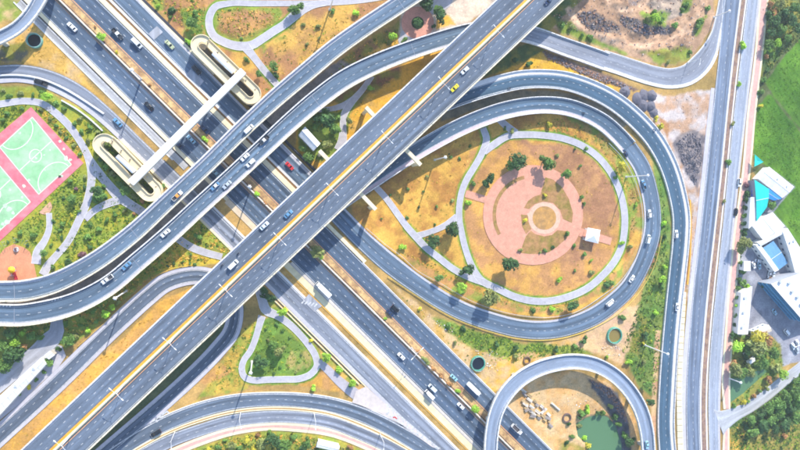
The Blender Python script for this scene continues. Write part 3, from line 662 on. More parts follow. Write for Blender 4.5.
# strips along the highway
strip_q('concrete_verge', 23.6, 29.2, -45, 200, CREAM); strip_q('drain', 21.8, 23.4, -45, 168, DARKC, .05); strip_q('concrete_verge', 10.6, 12.4, 2, 160, PALE)
strip_q('concrete_verge', 20.5, 28.8, 200.5, 262, concrete('buff_concrete', rgb(236, 214, 184))); strip_q('concrete_verge', 15.5, 24.2, 262.5, 500, concrete('worn_cream', rgb(244, 228, 186), amp=.16, scale=.35)); strip_q('drain', 24.4, 25.2, 262.5, 500, GREYC, .1); strip_q('concrete_verge', 25.4, 28.8, 262.5, 500, concrete('pale_verge', rgb(226, 216, 204), amp=.14, scale=.5)); strip_q('buff_kerb', 13.2, 15.2, 262.5, 500, concrete('ochre_concrete', rgb(226, 176, 86)))
strip_q('concrete_verge', 3.4, 6.4, 196, 500, PALE, .2); strip_q('drain', 2.4, 3.2, 160, 500, DARKC, .1)
strip_q('concrete_verge', 98.5, 105.5, -45, 205, CREAM); strip_q('drain', 105.8, 108.3, -45, 205, concrete('soil_drain', rgb(150, 112, 70)), .06); strip_q('concrete_kerb', 108.6, 111.8, -45, 205, PALE)
strip_q('concrete_verge', 99, 104, 205.5, 262, CREAM); strip_q('concrete_kerb', 97.9, 99, 262.5, 500, PALE)
strip_q('concrete_kerb', 138.2, 141.4, -45, 74, CREAM, .22); strip_q('drain', 141.6, 145.4, -45, 190, DARKC, .05); strip_q('concrete_kerb', 136.2, 138, 110, 190, PALE, .24)
strip_q('concrete_kerb', -24.4, -22.6, 296, 392, CREAM, .24); strip_q('drain', -26.2, -24.8, 296, 384, DARKC, .08); strip_q('concrete_kerb', -22, -18.8, 140, 262, CREAM, .24)
# central reservation: barrier, soil, fence
strip_q('reservation', 57.2, 70.8, -45, 500, mottled('reservation_soil', rgb(228, 190, 132), amp=.35, scale=.7, hue=rgb(178, 140, 100)), .14)
def barrier(name, label, pts, h0, mat, wd=.6, ht=.85, group=None, posts=False):
    k = trace(pts, h0); root = empty(name, (k.C[0][0], k.C[0][1], h0)); tag(root, label, 'barrier', group)
    m = MB(); m.beam(off(k, .5, -wd/2), off(k, .5, wd/2), 0, ht*.35, k.s); m.beam(off(k, .5, -wd*.28), off(k, .5, wd*.28), ht*.35+.003, ht, k.s); m.build('barrier_wall', mat, root)
    return root, k
barrier('highway_barrier', 'white concrete barrier beside the orange line in the highway reservation', hw(58.6, 60.2), .14, PALE, .55, .9)
kk = trace(hw(61.2, 62.4), .145); dm = MB(); dm.strip(off(kk, 0), off(kk, 1)); o_ = dm.build('drain', DARKC); tag(o_, kind='structure')
# chevrons where the south arc meets the frontage road
cg = MB()
for i in range(11):
    t = i/10.6; u = np.array([386+54*t, 404+45*t]); l = np.array([386+52*t, 413.5+35.5*t]); m_ = (u+l)/2+np.array([2.6, 2.2])*(1-t*.7); dv = np.array([1.15, .95])
    for e in (u, l):
        a = GA([e, m_, m_+dv, e+dv], .43)[:, :3]; q = a.tolist(); ar = sum(q[k][0]*q[(k+1) % 4][1]-q[(k+1) % 4][0]*q[k][1] for k in range(4)); cg.add(q if ar > 0 else q[::-1], [(0, 1, 2, 3)])
for E in ([(386+54*t, 404+45*t) for t in np.linspace(0, 1, 8)], [(386+52*t, 413.5+35.5*t) for t in np.linspace(0, 1, 8)]):
    P = GA(E, .436); nn_ = np.array([.13, .17, 0]); cg.strip(P+nn_, P-nn_)
o_ = cg.build('chevron_marking', WHITE); tag(o_, kind='structure')
cg = MB()
for x, y in ((153, 423), (159, 419), (165, 415)):
    a = GA([(x-4, y), (x+2, y-4.5), (x+4, y-3.4), (x+5, y-1), (x+3, y-.4), (x+2.2, y-2.6), (x-3, y+1)], .36); cg.add(a.tolist()[::-1], [tuple(range(7))])
o_ = cg.build('chevron_marking', WHITE); tag(o_, kind='structure')
flat('paved_gore', [(356,391),(366,386.5),(384,402.5),(412,426),(441,450),(432,447),(414,434),(399,424),(380,413),(352,403)], .40, concrete('gore_concrete', rgb(226, 214, 208)))
cg = MB(); a = GA([(392.6, 417), (395, 416.4), (397.6, 418.6), (396.6, 419.2), (394.6, 417.8), (393, 418.2)], .45); cg.add(a.tolist()[::-1], [tuple(range(6))]); o_ = cg.build('red_arrow_marking', REDP); tag(o_, kind='structure')
# asphalt repair patches
for poly in ([(148,34),(157,26),(163,32),(154,40)], [(303,300.5),(309,294),(322,306),(314,312)], [(186,74.5),(191,69),(204,81),(199,87)]):
    flat('asphalt_patch', poly, .30, asphalt('asphalt_patch_mat', rgb(176, 178, 196), .1, .05), th=.02)
bm_ = MB()
for i in range(5): 
    P = GA([(301+i*3.2, 303+i*.8), (304+i*3.2, 300+i*.8), (305+i*3.2, 301+i*.8), (302+i*3.2, 304+i*.8)], .318); bm_.add(P.tolist()[::-1], [(0, 1, 2, 3)])
tag(bm_.build('rumble_marking', WHITE), kind='structure')
# lower right lane to the works yard
road('side_road', [(718.2,422,28),(722,420.5,21),(728,417.5,16.5),(736,413.5,13),(748,407.5,11.5),(765,396,11),(782,382,10.5),(800,368,10),(830,344,10),(860,320,10)], asphalt('asphalt_side', rgb(196, 198, 214), .1, .08), (), (), key='SR')
road('yard_road', [(-50,420,20),(-5,386,18),(20,366,17),(38,352,17),(48,342,18),(56,334,16),(57,322,12),(56,312,10)], asphalt('asphalt_yard', rgb(180, 180, 198), .1, .08), (), (), key='YR')
flat('paved_apron', [(48,342),(62,346),(66,356),(58,368),(40,384),(24,400),(0,420),(-20,436),(-30,430),(0,404),(26,380),(44,362)], .07, SHOULD)

# ================================================================== PARK PATHS
path('park_path', [(400,-6,5),(360,.5,5),(320,3,5),(290,3.3,5),(255,3.4,5.2),(228,3.6,5.4),(215,7,6.5),(209.5,17,6.8),(209.5,27,7),(214,36,7.4),(224,42,7.6),(238,46,8),(252,45,8),(262,39,7.6),(274,31,7.4),(285,24,7.6),(294,16,9),(303,9.5,8),(314,5,6),(326,3,5)])
path('park_path', [(245,46,9),(253,56,6.8),(264,70,6.2),(276,83.5,6),(290,99,6)])
path('park_path', [(372,76,5),(363,89,5.2),(351,103,6.5),(344,115,6.2),(343,128,6),(342,142,8.5),(338,150,8)])
path('park_path', [(318,110,5),(330,109,5),(344,105,6),(354,98,5)], kerb=False)
path('park_path', [(-40,108,6),(0,104,6),(25,101,6),(42,103.5,6),(55,112.5,6.5),(68,124.5,6.8),(78,138,6.4),(86,152,6.4),(91,166,8),(91.5,180,7.4),(89.5,192,7),(85.5,206,7),(78,222,6.8),(67,243,6.4),(56,256,6.4),(48,265.5,7.4),(43,275,8.4)])
path('park_path', [(36,264,9),(37.5,252,8),(44.5,241,6.2),(49,229,5.4),(49,213,5)])
path('park_path', [(89,158,6),(98,172,8),(107,183,8),(117,194.5,9.5),(128,203,8.5),(140,210.5,8),(152,218,8)])
path('park_path', [(122,199,8),(108,203.5,6.8),(95,210,6),(85,219,6)])
path('park_path', [(172,234,7),(180,240,7),(190,246.5,7),(204,252,6.6),(222,257,6)])
path('park_path', [(258,286,8),(262,299,8.5),(266,310,9),(276,315,7),(288,323,6.4),(300,334.5,6),(309,345.5,6),(315.5,356,6.2),(317,365.5,6),(311,374,6),(300,378.6,6),(284,379.3,5.8),(268,379.6,5.8),(252,380,5.8),(244.5,377,5.8),(241.8,370,5.8),(243.5,361,5.6),(250,351.5,5.6),(255,340,5.6),(258.5,328,5.8),(262,316,7)])
path('paved_walk', [(319,362,7.5),(328,370,8),(338,380,9),(350,390,10.5),(358,396,11)], concrete('grey_paving', rgb(196, 190, 198)), kerb=False)
path('park_path', [(483,128,5.6),(486.5,139,6.4),(482.5,152,6),(474,167.5,5.8),(467,179,5.8),(462.3,190,5.6),(459.6,204,5.6),(459.3,220,5.8),(461.5,232,5.6),(465,247,5.6),(471.5,265,5.8),(480.5,279.5,6.5),(500,289.8,6.4),(513,296,6.4),(532,300.8,6.4),(551,300.8,6.4),(570,296.2,6.4),(589,287.2,6.4),(602,276,6.4),(614,262,6.4),(621.4,247,6.2),(624.6,228,6.2),(624.4,212,6.2),(621.2,196,6),(616,182,6),(608,168.5,6),(599,157.8,6),(581,145,6),(563,138.4,6),(544,135.4,6),(525,134.6,6.2),(508,136,6.4),(494,144.5,6.4),(484,152,6)])
path('park_path', [(498,118,6),(506,125.5,6.4),(516,133,6.6)])
path('park_path', [(368,177,5.6),(376,187,5.6),(386,198,5.6),(398,214.5,5.8),(408,228,6),(417,238,6.4),(426,247.5,6.2),(438.5,257.5,6),(455,270,6),(470,277.5,6.2),(486,283,6.4)])
path('park_path', [(417,236,6),(425,233.5,5.2),(434,230.5,5),(446,224.8,5.6),(457,216.5,6)])
PINKP = paving('plaza_paver', rgb(246, 178, 150), scale=.9); PINK2 = paving('plaza_paver_pale', rgb(248, 206, 178), scale=.9)
def circ(cx, cy, r, n=48, a0=0, a1=360): return [(cx+r*math.cos(math.radians(a)), cy+r*math.sin(math.radians(a))) for a in np.linspace(a0, a1, n, endpoint=(a1-a0) < 360)]
plaza = flat('plaza', circ(533, 215, 50, 64), .16, PINKP)
BED = mottled('planting_bed_soil', rgb(186, 140, 92), amp=.3, scale=.6, hue=rgb(150, 130, 62), b_str=.5)
def bed(poly): 
    flat('planting_bed', poly, .20, BED, plaza, .1)
bed([(545.6,177.3),(553,179.5),(562,187),(569,199),(573,213),(572,223),(563,219),(560,210),(553,203),(544,201.5),(535,204),(529,209),(524,208),(528,201),(534,196.5),(540.5,194.5),(543,186)])
bed([(521,214.5),(528,215.2),(528.3,222),(531.5,229),(526,234),(522,226)])
bed([(526,236),(531,230.5),(535,234),(544,236.3),(552,235),(557.5,230),(569.5,231.5),(567,238),(557,247),(549,252),(540,254),(530,254),(520,252.8)])
bed(circ(533,215,40.5,14,150,257)+circ(533,215,37,14,150,257)[::-1])
m = flat('plaza_ring', circ(544.4, 218, 16, 40), .215, PINK2, plaza, .08); flat('planting_bed', circ(544.4, 218, 11.8, 32), .25, mottled('sandy_bed', rgb(206, 156, 88), amp=.25, scale=.5, hue=rgb(180, 140, 90)), plaza, .1)
flat('plaza_step', [(527,213.5),(531,212.5),(531.5,216.5),(528,216.5)], .228, PINK2, plaza, .08)
for a in range(0, 360, 30):
    pass
flat('plaza_link', [(466.5,190),(488,196.5),(486,203.5),(464.5,197)], .13, PINKP); flat('plaza_link', [(581,228),(612,238),(610.5,245),(579,236)], .13, PINKP)
flat('planting_bed', circ(417.7, 22.8, 6.2, 28), .2, mottled('dark_bed', rgb(60, 84, 44), amp=.3, scale=1.0)); P2 = flat('plaza', circ(417.7, 22.8, 16.2, 44), .12, paving('plaza_paver_2', rgb(240, 172, 150), scale=.9)); 
flat('park_path', [(398,40),(402,30),(412,38),(424,37),(400,46)], .07, PATHM); flat('park_path', [(424,5),(436,-6),(456,-6),(450,6),(438,14),(432,14)], .075, PATHM)
# ball courts
cg_ = flat('ball_court', [(31,107),(83.5,163),(0,241),(-60,300),(-120,236),(-20,150)], .10, mottled('court_pink', rgb(240, 120, 134), amp=.14, scale=.5, hue=rgb(236, 152, 158)))
CGM = mottled('court_green', rgb(158, 212, 158), amp=.12, scale=.4, hue=rgb(186, 224, 182), b_str=0)
LINE = paint('court_line_paint', rgb(250, 248, 232), .1)
def court(T, Rr, Bb, Ll):
    T, Rr, Bb, Ll = [np.array(p, float) for p in (T, Rr, Bb, Ll)]
    flat('court_surface', [T, Rr, Bb, Ll], .135, CGM, cg_, .06)
    def Q(u, v): return T+(Rr-T)*u+(Ll-T)*v        # u along the length, v across
    lines = [[(0.01,0.01),(.99,.01)], [(.01,.99),(.99,.99)], [(.01,.01),(.01,.99)], [(.99,.01),(.99,.99)], [(.5,.01),(.5,.99)]]
    asp = np.linalg.norm(Rr-T)/np.linalg.norm(Ll-T)
    lines.append([(.5+.1*math.cos(a), .5+.1*asp*math.sin(a)) for a in np.linspace(0, 2*math.pi, 26)])
    for s in (0, 1):
        lines.append([((.012+.24*math.sin(a)) if s == 0 else (.988-.24*math.sin(a)), .5+.3*math.cos(a)*asp) for a in np.linspace(0, math.pi, 22)])
    m = MB()
    for l in lines:
        P = GA([Q(*p) for p in l], .142); t = np.gradient(P, axis=0); t /= np.linalg.norm(t, axis=1)[:, None]; n_ = np.stack([-t[:, 1], t[:, 0], 0*t[:, 0]], 1)*.15
        m.strip(P+n_, P-n_)
    m.build('court_line', LINE, cg_)
court((32.3,116.5), (72,164.5), (38.7,195), (-1,147)); court((-8.5,155.5), (31,202), (-2,233), (-41.5,186.5))
WEAR = mottled('court_wear', rgb(214, 230, 206), amp=.1)
for x, y, r in ((66,158,2.6),(70,160,1.8),(44,155,1.1),(5,206,2.6),(9,209,3.2),(13,213,2.0),(7,222,2.8),(36,158,1.4),(40,160,.9),(20,133,1.6),(27,143,1.2),(50,150,1.0),(62,176,1.5),(24,186,2.0),(29,180,1.4),(10,190,1.6),(45,170,1.0),(64,149,1.4),(3,224,2.2),(11,219,1.4),(60,141.5,1.6),(22,197,1.2)):
    flat('worn_patch', [(x+r*random.uniform(.6, 1.2)*math.cos(a), y+r*random.uniform(.6, 1.2)*math.sin(a)) for a in np.linspace(0, 6.28, 11)[:-1]], .150+random.random()*.012, WEAR, cg_, .03)
flat('court_entrance', circ(44.5, 207, 7.5, 16, -45, 135), .11, paving('salmon_paver', rgb(246, 190, 156)), None)
pg = flat('playground_surface', [(-30,262),(0,254),(5,248),(14,244),(24,247.5),(30,252),(33.5,262),(38,283),(20,290),(-30,292)], .085, paving('playground_paver', rgb(248, 170, 128), scale=1.2))

# ================================================================== VIADUCTS AND RAMPS
VX = lambda y: 529.7-1.0551*y
H1, H2 = 14.5, 7.6
# outer and inner loop carriageways (raised on the north side, on grade in the east)
O1P = [(300,214,16,6.9),(345,172,16,6.9),(395,130,16.5,6.9),(440,105,17,6.9),(470,93.5,17.5,6.7),(500,84.3,18.6,6.3),(520,80,18.8,5.8),(541,78.8,18.6,5.0),(563,80.6,18.6,4.0),(590,89,18.6,2.8),(614,101.5,18.8,1.7),(634,117.5,18.8,.9),(652,137,18.5,.5),(667,163,18,.28),(676,190,17.6,.28),(680.8,217,17.4,.28),(680.3,240,17,.28),(677.5,268,16.8,.28),(674.3,297,16.6,.28),(670.2,340,16.5,.28),(666.6,393,16.8,.28),(665.5,425,16.6,.28),(668,460,17,.28),(674,500,17,.28)]
YKERB = concrete('yellow_white_kerb', rgb(250, 232, 160))
viaduct('outer_loop_road', 'dark blue outer loop carriageway sweeping round the park to the east road', 'ramp', O1P, 6, A_NAVY, 'O1', (.5,), ((0, 2.6, .22, WHITE), (1, -1.0, .3, WHITE)), 1.3, (.4, .8), (PARA, PARA), ((.42, 2.3, PALE),), 30., .8)
O2P = [(300,232,15,6.9),(335,206,15.5,6.9),(370,182,16,6.9),(400,161.5,17,6.9),(420,149,17.4,6.9),(440,137.5,17.6,6.8),(460,127.2,17.6,6.5),(480,118.6,17.6,6.1),(503,110.8,17.4,5.5),(525,106.4,17.2,4.6),(545,105,17,3.8),(566,107,17,2.8),(586,113.5,16.6,2.0),(604,123.5,16.8,1.2),(618,136,17,.62),(628.5,147.4,17,.34)]
viaduct('inner_loop_ramp', 'blue inner loop ramp rising west above the yellow lawn towards the viaduct', 'ramp', O2P, 6, A_INNER, 'O2', (.47,), ((0, .8, .25, WHITE), (1, -2.1, .25, WHITE)), 1.3, (.4, .85), (PARA, PARA), ((-1.9, -.42, concrete('rose_shoulder', rgb(222, 206, 214))),), 30., .8)
R1P = [(-45,291,20,H2),(0,291.3,20.5,H2),(20,290.8,21,H2),(48,285,20.5,H2),(87,266.5,19.8,H2),(131.8,234.3,18.8,H2),(169,200,17.8,H2),(206,165.3,17.6,H2),(251.7,120.2,17.8,H2),(280,94.5,18.6,H2),(306.4,72.3,19,H2),(335,48.5,18.8,H2),(362.2,29,18.5,H2),(393,8.6,18.5,H2),(430,-16,18.5,H2),(470,-42,18.5,H2)]
viaduct('north_ramp', 'curved flyover ramp passing closest to the ball courts', 'ramp', R1P, H2, A_RAMP, 'R1', (.52,), ((0, 1.6, .2, WHITE), (1, -1.1, .2, WHITE)), 1.5, (.6, .95), (PARA, PARC), ((.62, 1.4, SHOULD),), 32., .9, joints=52.)
R2P = [(-45,314.5,22,H2),(0,314.6,22,H2),(19,315,22,H2),(42,312,22.3,H2),(74,303.5,21.8,H2),(106.5,287,20.4,H2),(139,260.5,19.4,H2),(169.5,234.2,19,H2),(200,206,18.6,H2),(231.2,177.6,18.6,H2),(262,149,18.8,H2),(291.6,121.3,19.2,H2),(318,99,20,H2),(343.7,80.3,20.2,H2),(375,64.3,19.6,H2),(403,53,19,H2),(428.5,44.3,18.8,H2),(454,36.6,18.8,7.2),(474,31.8,18.6,6.6),(490,30,18.4,5.8),(505,30.5,18,5.0)]
R2E = [(505,30.5,18,5.0),(519,32.4,17.8,4.2),(533,35.6,17.6,3.3),(546,40,17.6,2.5),(560,45.4,17.8,1.7),(584,53.8,18,.6),(602,60.4,18,.27),(606,61.9,18,.25)]
viaduct('east_ramp', 'grey ramp descending east from beneath the viaduct beside the stone bank', 'ramp', R2E, 4, A_EAST, 'R2E', (.5,), ((0, .9, .25, WHITE), (1, -1.4, .35, WHITE)), 1.3, (.45, .8), (PARA, PARA), ((-1.2, -.46, PALE),), 30., .8)
viaduct('south_ramp', 'curved flyover ramp with round lane dots diving beneath the straight viaduct', 'ramp', R2P, H2, A_RAMP, 'R2', (.5,), ((0, 1.3, .2, WHITE), (1, -1.6, .2, WHITE)), 1.5, (.5, .95), (PARA, PARC), ((-1.4, -.52, SHOULD),), 32., .9, joints=52.)
R0P = [(-40,55,13,H2),(-20,46.5,13,H2),(0,37.8,13.2,H2),(18,27.5,13,H2),(32,12.5,13.2,H2),(39.6,0,14,H2),(46,-15,14,H2),(52,-38,14,H2)]
viaduct('corner_ramp', 'short curved blue ramp cutting off the top left corner', 'ramp', R0P, H2, A_LOOP, 'R0', (), None, 1.3, (.5, .95), (PARA, PARA), (), 30., .8)
R4P = [(491,500,13,7.4),(490.5,475,13,7.4),(490.2,450,13.2,7.4),(491.5,432,13.3,7.4),(495.5,413,13.6,7.4),(504.5,395,14.8,7.4),(518,380.3,15,7.4),(535,369.8,15,7.4),(554,363.6,15,7.4),(574,361.2,15,7.4),(593,364,15,7.4),(612,373.5,14.6,7.4),(628,389,14.2,7.4),(640,409,14,7.4),(646,430,13.6,7.4),(648,450,13,7.4),(649,490,13,7.4)]
viaduct('loop_flyover', 'pale blue horseshoe flyover looping over the sandy ground near the pond', 'ramp', R4P, 7.4, A_LOOP, 'R4', (), None, 1.3, (.6, .95), (PARA, PARA), (), 26., .8, joints=24.)
for nm, fr in (('R2', None),):
    pass
# groups of white transverse bars on the south ramp
k2 = ROADS['R2']; par = bpy.data.objects['south_ramp']
for x, y in ((3,300.5),(57,297.5),(4,322),(62,314.5),(105,291),(157,254)):
    p = G(x, y, H2); i = int(np.linalg.norm(k2.C[:, :2]-p[:2], axis=1).argmin())
    f = .10 if np.linalg.norm(k2.L[i]-p) < np.linalg.norm(k2.R[i]-p) else .90
    for d in (-1.8, -.6, .6, 1.8):
        a, b = at(k2, k2.s[i]+d-.22, f-.05), at(k2, k2.s[i]+d+.22, f-.05); c, e = at(k2, k2.s[i]+d+.22, f+.05), at(k2, k2.s[i]+d-.22, f+.05); up = np.array([0, 0, .03])
        rb = MB(); rb.add([a+up, e+up, c+up, b+up], [(0, 1, 2, 3)]); rb.build('bar_marking', WHITE, par)

# main viaduct
V1P = [(VX(y), y, 46.8+.6*y/450) for y in (-70, 0, 110, 225, 340, 450, 520)]
V1, kv = viaduct('main_viaduct', 'wide straight six lane viaduct crossing above everything from corner to corner', 'viaduct', V1P, H1, A_VIA, 'V1', (.20, .345, .655, .795), ((1, -1.15, .25, WHITE), (0, 1.0, .2, WHITE), (.5, -1.25, .3, ORANGE), (.535, .45, 1.25, YELLOW)), 1.9, (.55, 1.0), (PARC, PARA), (), 0.1, 1.2, pier_ok=False)
mb = MB(); mb.beam(off(kv, .5, -.6), off(kv, .5, .7), .005, .3, kv.s); mb.beam(off(kv, .5, -.1), off(kv, .5, .3), .303, 1.0, kv.s); mb.build('median_barrier', CREAM, V1)
dk = MB(); dk.strip(off(kv, .5, -.95, .014), off(kv, .5, -.65, .014)); dk.build('drain_line', DARKC, V1)
sh_ = MB(); sh_.strip(off(kv, 1, -1.0, .006), off(kv, 1, -.57, .006)); sh_.build('shoulder', SHOULD, V1)
def straddle(a, b, zt):
    A, Bp = G(*a, zt), G(*b, zt); d = Bp-A; L = np.linalg.norm(d); rz = math.atan2(d[1], d[0]); c = (A+Bp)/2
    m = MB(); m.box((c[0], c[1], zt-1.7), (L, 1.7, 1.7), rz)
    for e in (A, Bp):
        dd = (c-e)/np.linalg.norm(c-e)*1.3; m.box((e[0]+dd[0], e[1]+dd[1], -.4), (1.6, 1.6, zt-1.7+.38), rz)
    m.build('pier', CREAM, V1)
ZT = H1-1.95
straddle((319.5,150.5), (376,209.5), ZT); straddle((366,107), (421,165), ZT)
for y in (20, 62, 290, 335, 375, 415, 455):
    straddle((VX(y)-13, y-13.5), (VX(y)+13, y+13.5), ZT)
straddle((VX(247)-13, 247-13.5), (VX(247)+13, 247+13.5), ZT)

# ------------------------------------------------------------------ guard rails and walls
def rail(name, label, pts, h0=.1, mat=None, ht=.75, dbl=True, group=None):
    k = trace(pts, h0, step=2.4); root = empty(name, (k.C[0][0], k.C[0][1], h0)); tag(root, label, 'guard rail', group)
    m = MB(); m.beam(off(k, .5, -.08), off(k, .5, .08), ht-.32, ht, k.s); m.build('rail_beam', mat or STEEL, root)
    p = MB()
    for i in range(0, len(k.C), 2): p.box((k.C[i][0], k.C[i][1], h0-.2), (.14, .14, ht))
    p.build('rail_posts', mat or STEEL, root); root.children[-1]['kind'] = 'stuff'; return root
rail('guard_rail', 'steel guard rail between the lower loop carriageway and the park lawn', [(366,228,1),(388.7,247,1),(400,255,1),(416.5,270,1),(441.8,284,1),(463.4,297,1),(481,305,1),(500,311,1),(525,316,1),(550,317,1),(576,311.6,1),(600,296.8,1),(618,283,1),(630,267,1),(638.5,250,1),(642,228,1),(640,200,1),(633,178,1),(622,158,1),(608,143,1)])
rail('guard_rail', 'yellow painted rail along the outer edge of the lower loop carriageway', [(388,276.5,1),(412.7,293,1),(438,309.4,1),(463.4,322.2,1),(488.7,331,1),(519,338.5,1),(538,340,1),(557,338.7,1),(576,334.2,1),(600,324.2,1),(619,312.6,1),(636,295.5,1),(655,262.4,1),(661,236,1)], .1, plain('yellow_rail', rgb(250, 222, 110), .5), .7)
rail('guard_rail', 'ochre rail along the outside of the hairpin road', [(78,346,1),(100,327,1),(122,306,1),(143,287.5,1),(158,275,1),(174,268,1),(192,265,1)], .1, plain('ochre_rail', rgb(240, 200, 100), .5), .75)
barrier('ramp_divider', 'white divider splitting the two lanes of the curved western road', [(-40,80,1),(0,75.6,1),(19,75.4,1),(38,78.2,1),(63.4,88.2,1),(84,100.5,1),(104,114,1)], .2, PALE, .9, .7)
def wall(name, label, pts, mat, h0=0, ht=1.2, wd=.35):
    k = trace(pts, h0); m = MB(); m.beam(off(k, .5, -wd/2), off(k, .5, wd/2), -.5, ht, k.s); o = m.build(name, mat); tag(o, label, 'wall'); return o
wall('retaining_wall', 'low dark wall between the frontage road and the lawn by the white hall', [(143.5+SL*y, y, 1) for y in (118, 150, 185)], DARKC, 0, 1.4, .5)
wall('kerb_wall', 'pale low wall beside the paved walk and the frontage road', [(-28+SL*y, y, 1) for y in (300, 340, 384)], CREAM, 0, .7, .4)
wall('garden_wall', 'pale low wall beside the curved western road and the green park', [(62,100.5,1),(75,108,1),(90,119,1),(103,131,1)], PALE, 0, .9, .5)
# stone pitching below the east ramp

# ================================================================== LAMPS, GANTRIES
def lamp_meshes():
    d = {}
    m = MB(); m.tube([(0, 0, 0), (0, 0, 10)], [.15, .09], 8); d['pole'] = m.mesh('pole')
    m = MB(); m.tube([(0, 0, 9.7), (0, 1.2, 10.3), (0, 3.0, 10.5)], [.07, .06, .05], 6); d['arm'] = m.mesh('arm')
    m = MB(); m.frustum([(-.2, 2.6, 10.4), (.2, 2.6, 10.4), (.16, 3.8, 10.45), (-.16, 3.8, 10.45)], [(-.14, 2.65, 10.62), (.14, 2.65, 10.62), (.1, 3.7, 10.62), (-.1, 3.7, 10.62)]); d['head'] = m.mesh('head')
    m = MB(); m.box((0, 0, 0), (.6, .6, .5)); d['base'] = m.mesh('base')
    for v in d.values(): v.materials.append(LAMPW)
    d['base'].materials.clear(); d['base'].materials.append(PIERC); return d
LMP = lamp_meshes()
def lamp(loc, rz, label, group, arms=(0,), sc=1.0):
    r = empty('street_lamp', loc, rz); tag(r, label, 'street lamp', group); r.scale = (sc, sc, sc)
    ob('base', LMP['base'], r); ob('pole', LMP['pole'], r)
    for a in arms:
        for n_ in ('arm', 'head'):
            o = ob('lamp_'+n_, LMP[n_], r); o.rotation_euler[2] = a
    return r
vt = kv.T[len(kv.T)//2]; vang = math.atan2(vt[1], vt[0])
LV = [(497,33),(442,85),(387.5,136),(334,187),(278.5,239.5),(223,291.5),(169,343),(113.5,395),(57,445)]
for i, (x, y) in enumerate(LV):
    p = G(x, y, H1+10.5); c = kv.C[int(np.linalg.norm(kv.C[:, :2]-p[:2], axis=1).argmin())]
    lamp((c[0], c[1], H1+.3), vang, 'double armed lamp on the viaduct median, '+ordinal(i, len(LV), 'top')+' of nine', 'viaduct median lamps', (0, math.pi))
def face(px, py, tx, ty):   # rotation that points a lamp's arm (+Y) from one photo point to another
    a, b = G(px, py), G(tx, ty); d = b-a; return math.atan2(d[1], d[0])-math.pi/2
for x, y, tx, ty, lb in ((174.8,432,176,445,'leftmost'),(240.5,412,244,425,'second from the left'),(314,413.5,314,425,'third from the left'),(380,434,379,446,'rightmost')):
    lamp(G(x, y, .3), face(x, y, tx, ty), 'single armed lamp on the median of the southern arc, '+lb, 'southern arc lamps')
lamp(G(411.4, 347.4, .14), face(411, 347, 405, 353), 'lamp in the planted reservation below the park loop', None, (0, math.pi), 1.1)
lamp(G(687, 63, .15), face(687, 63, 683, 76), 'lone lamp at the bend of the pale east ramp', None, (0,), 1.0)
def mast(x, y, h, label, group='tall lighting masts'):
    p = G(x, y, 0); r = empty('lighting_mast', (p[0], p[1], ground_z(p[0], p[1])-.1)); tag(r, label, 'light mast', group)
    m = MB(); m.tube([(0, 0, 0), (0, 0, h)], [.38, .2], 10); m.build('mast_pole', LAMPW, r, False)
    m = MB(); m.lathe([(.2, h-.4), (.5, h-.3), (.52, h), (.2, h+.2), (.01, h+.25)], 12); m.build('lamp_ring', LAMPW, r, False)
    for k in range(6):
        a = k*math.pi/3; m = MB(); m.box((.62*math.cos(a), .62*math.sin(a), h-.5), (.42, .3, .25), a); m.build('floodlight', LAMPW, r, False)
    m = MB(); m.box((0, 0, -.3), (1.2, 1.2, .5)); m.build('footing', PIERC, r, False)
for x, y, h, lb in ((434.8,159.8,17.5,'tall white light mast on the yellow lawn beside the inner loop ramp'),(626.3,176.8,18,'tall white light mast leaning over the inner loop by the ring path'),(645,345.2,18.5,'tall white light mast in the green verge by the horseshoe flyover'),
                    (714,17.2,11,'tall light mast at the rubble edge beside the east road'),(126.5,291,19,'tall white light mast under the south ramp near the hairpin'),(252,361.5,18,'tall white light mast in the triangular green island'),
                    (141.5,79,18,'tall white light mast in the highway reservation near the footbridge'),(251,187.4,17,'tall white light mast in the reservation between ramp and viaduct'),(329.8,9.5,14,'tall light mast on the orange lawn beside the north ramp'),(728.8,378,9,'white light mast on the footpath by the small pond')):
    mast(x, y, h, lb)

# ================================================================== VEHICLES
WHEEL = MB(); WHEEL.tube([(0, -.11, 0), (0, .11, 0)], .32, 12); WHEEL = WHEEL.mesh('wheel'); WHEEL.materials.append(DARK)
HUB = MB(); HUB.tube([(0, -.125, 0), (0, .125, 0)], .17, 8); HUB = HUB.mesh('hub'); HUB.materials.append(plain('wheel_hub', (.35, .36, .38, 1), .35, .8))
HEADL = plain('headlight_glass', (.8, .82, .85, 1), .1); TAILL = plain('taillight_red', (.5, .02, .02, 1), .2)
def loft(secs, mi=0):
    """secs: list of cross sections, each a list of points of equal count; closed tube with end caps"""
    m = MB(); n = len(secs[0]); V = [p for s in secs for p in s]; F = []
    for i in range(len(secs)-1):
        for k in range(n): F.append((i*n+k, (i+1)*n+k, (i+1)*n+(k+1) % n, i*n+(k+1) % n))
    F.append(tuple(range(n))); F.append(tuple((len(secs)-1)*n+k for k in range(n))[::-1]); m.add(V, F, mi); return m
def hull(prof, wd):     # prof: (x, zlow, zhigh, width factor)
    return loft([[(x, -wd/2*f*.93, zl), (x, -wd/2*f, zl+(zh-zl)*.35), (x, -wd/2*f*.98, zl+(zh-zl)*.75), (x, -wd/2*f*.84, zh), (x, wd/2*f*.84, zh), (x, wd/2*f*.98, zl+(zh-zl)*.75), (x, wd/2*f, zl+(zh-zl)*.35), (x, wd/2*f*.93, zl)] for x, zl, zh, f in prof])
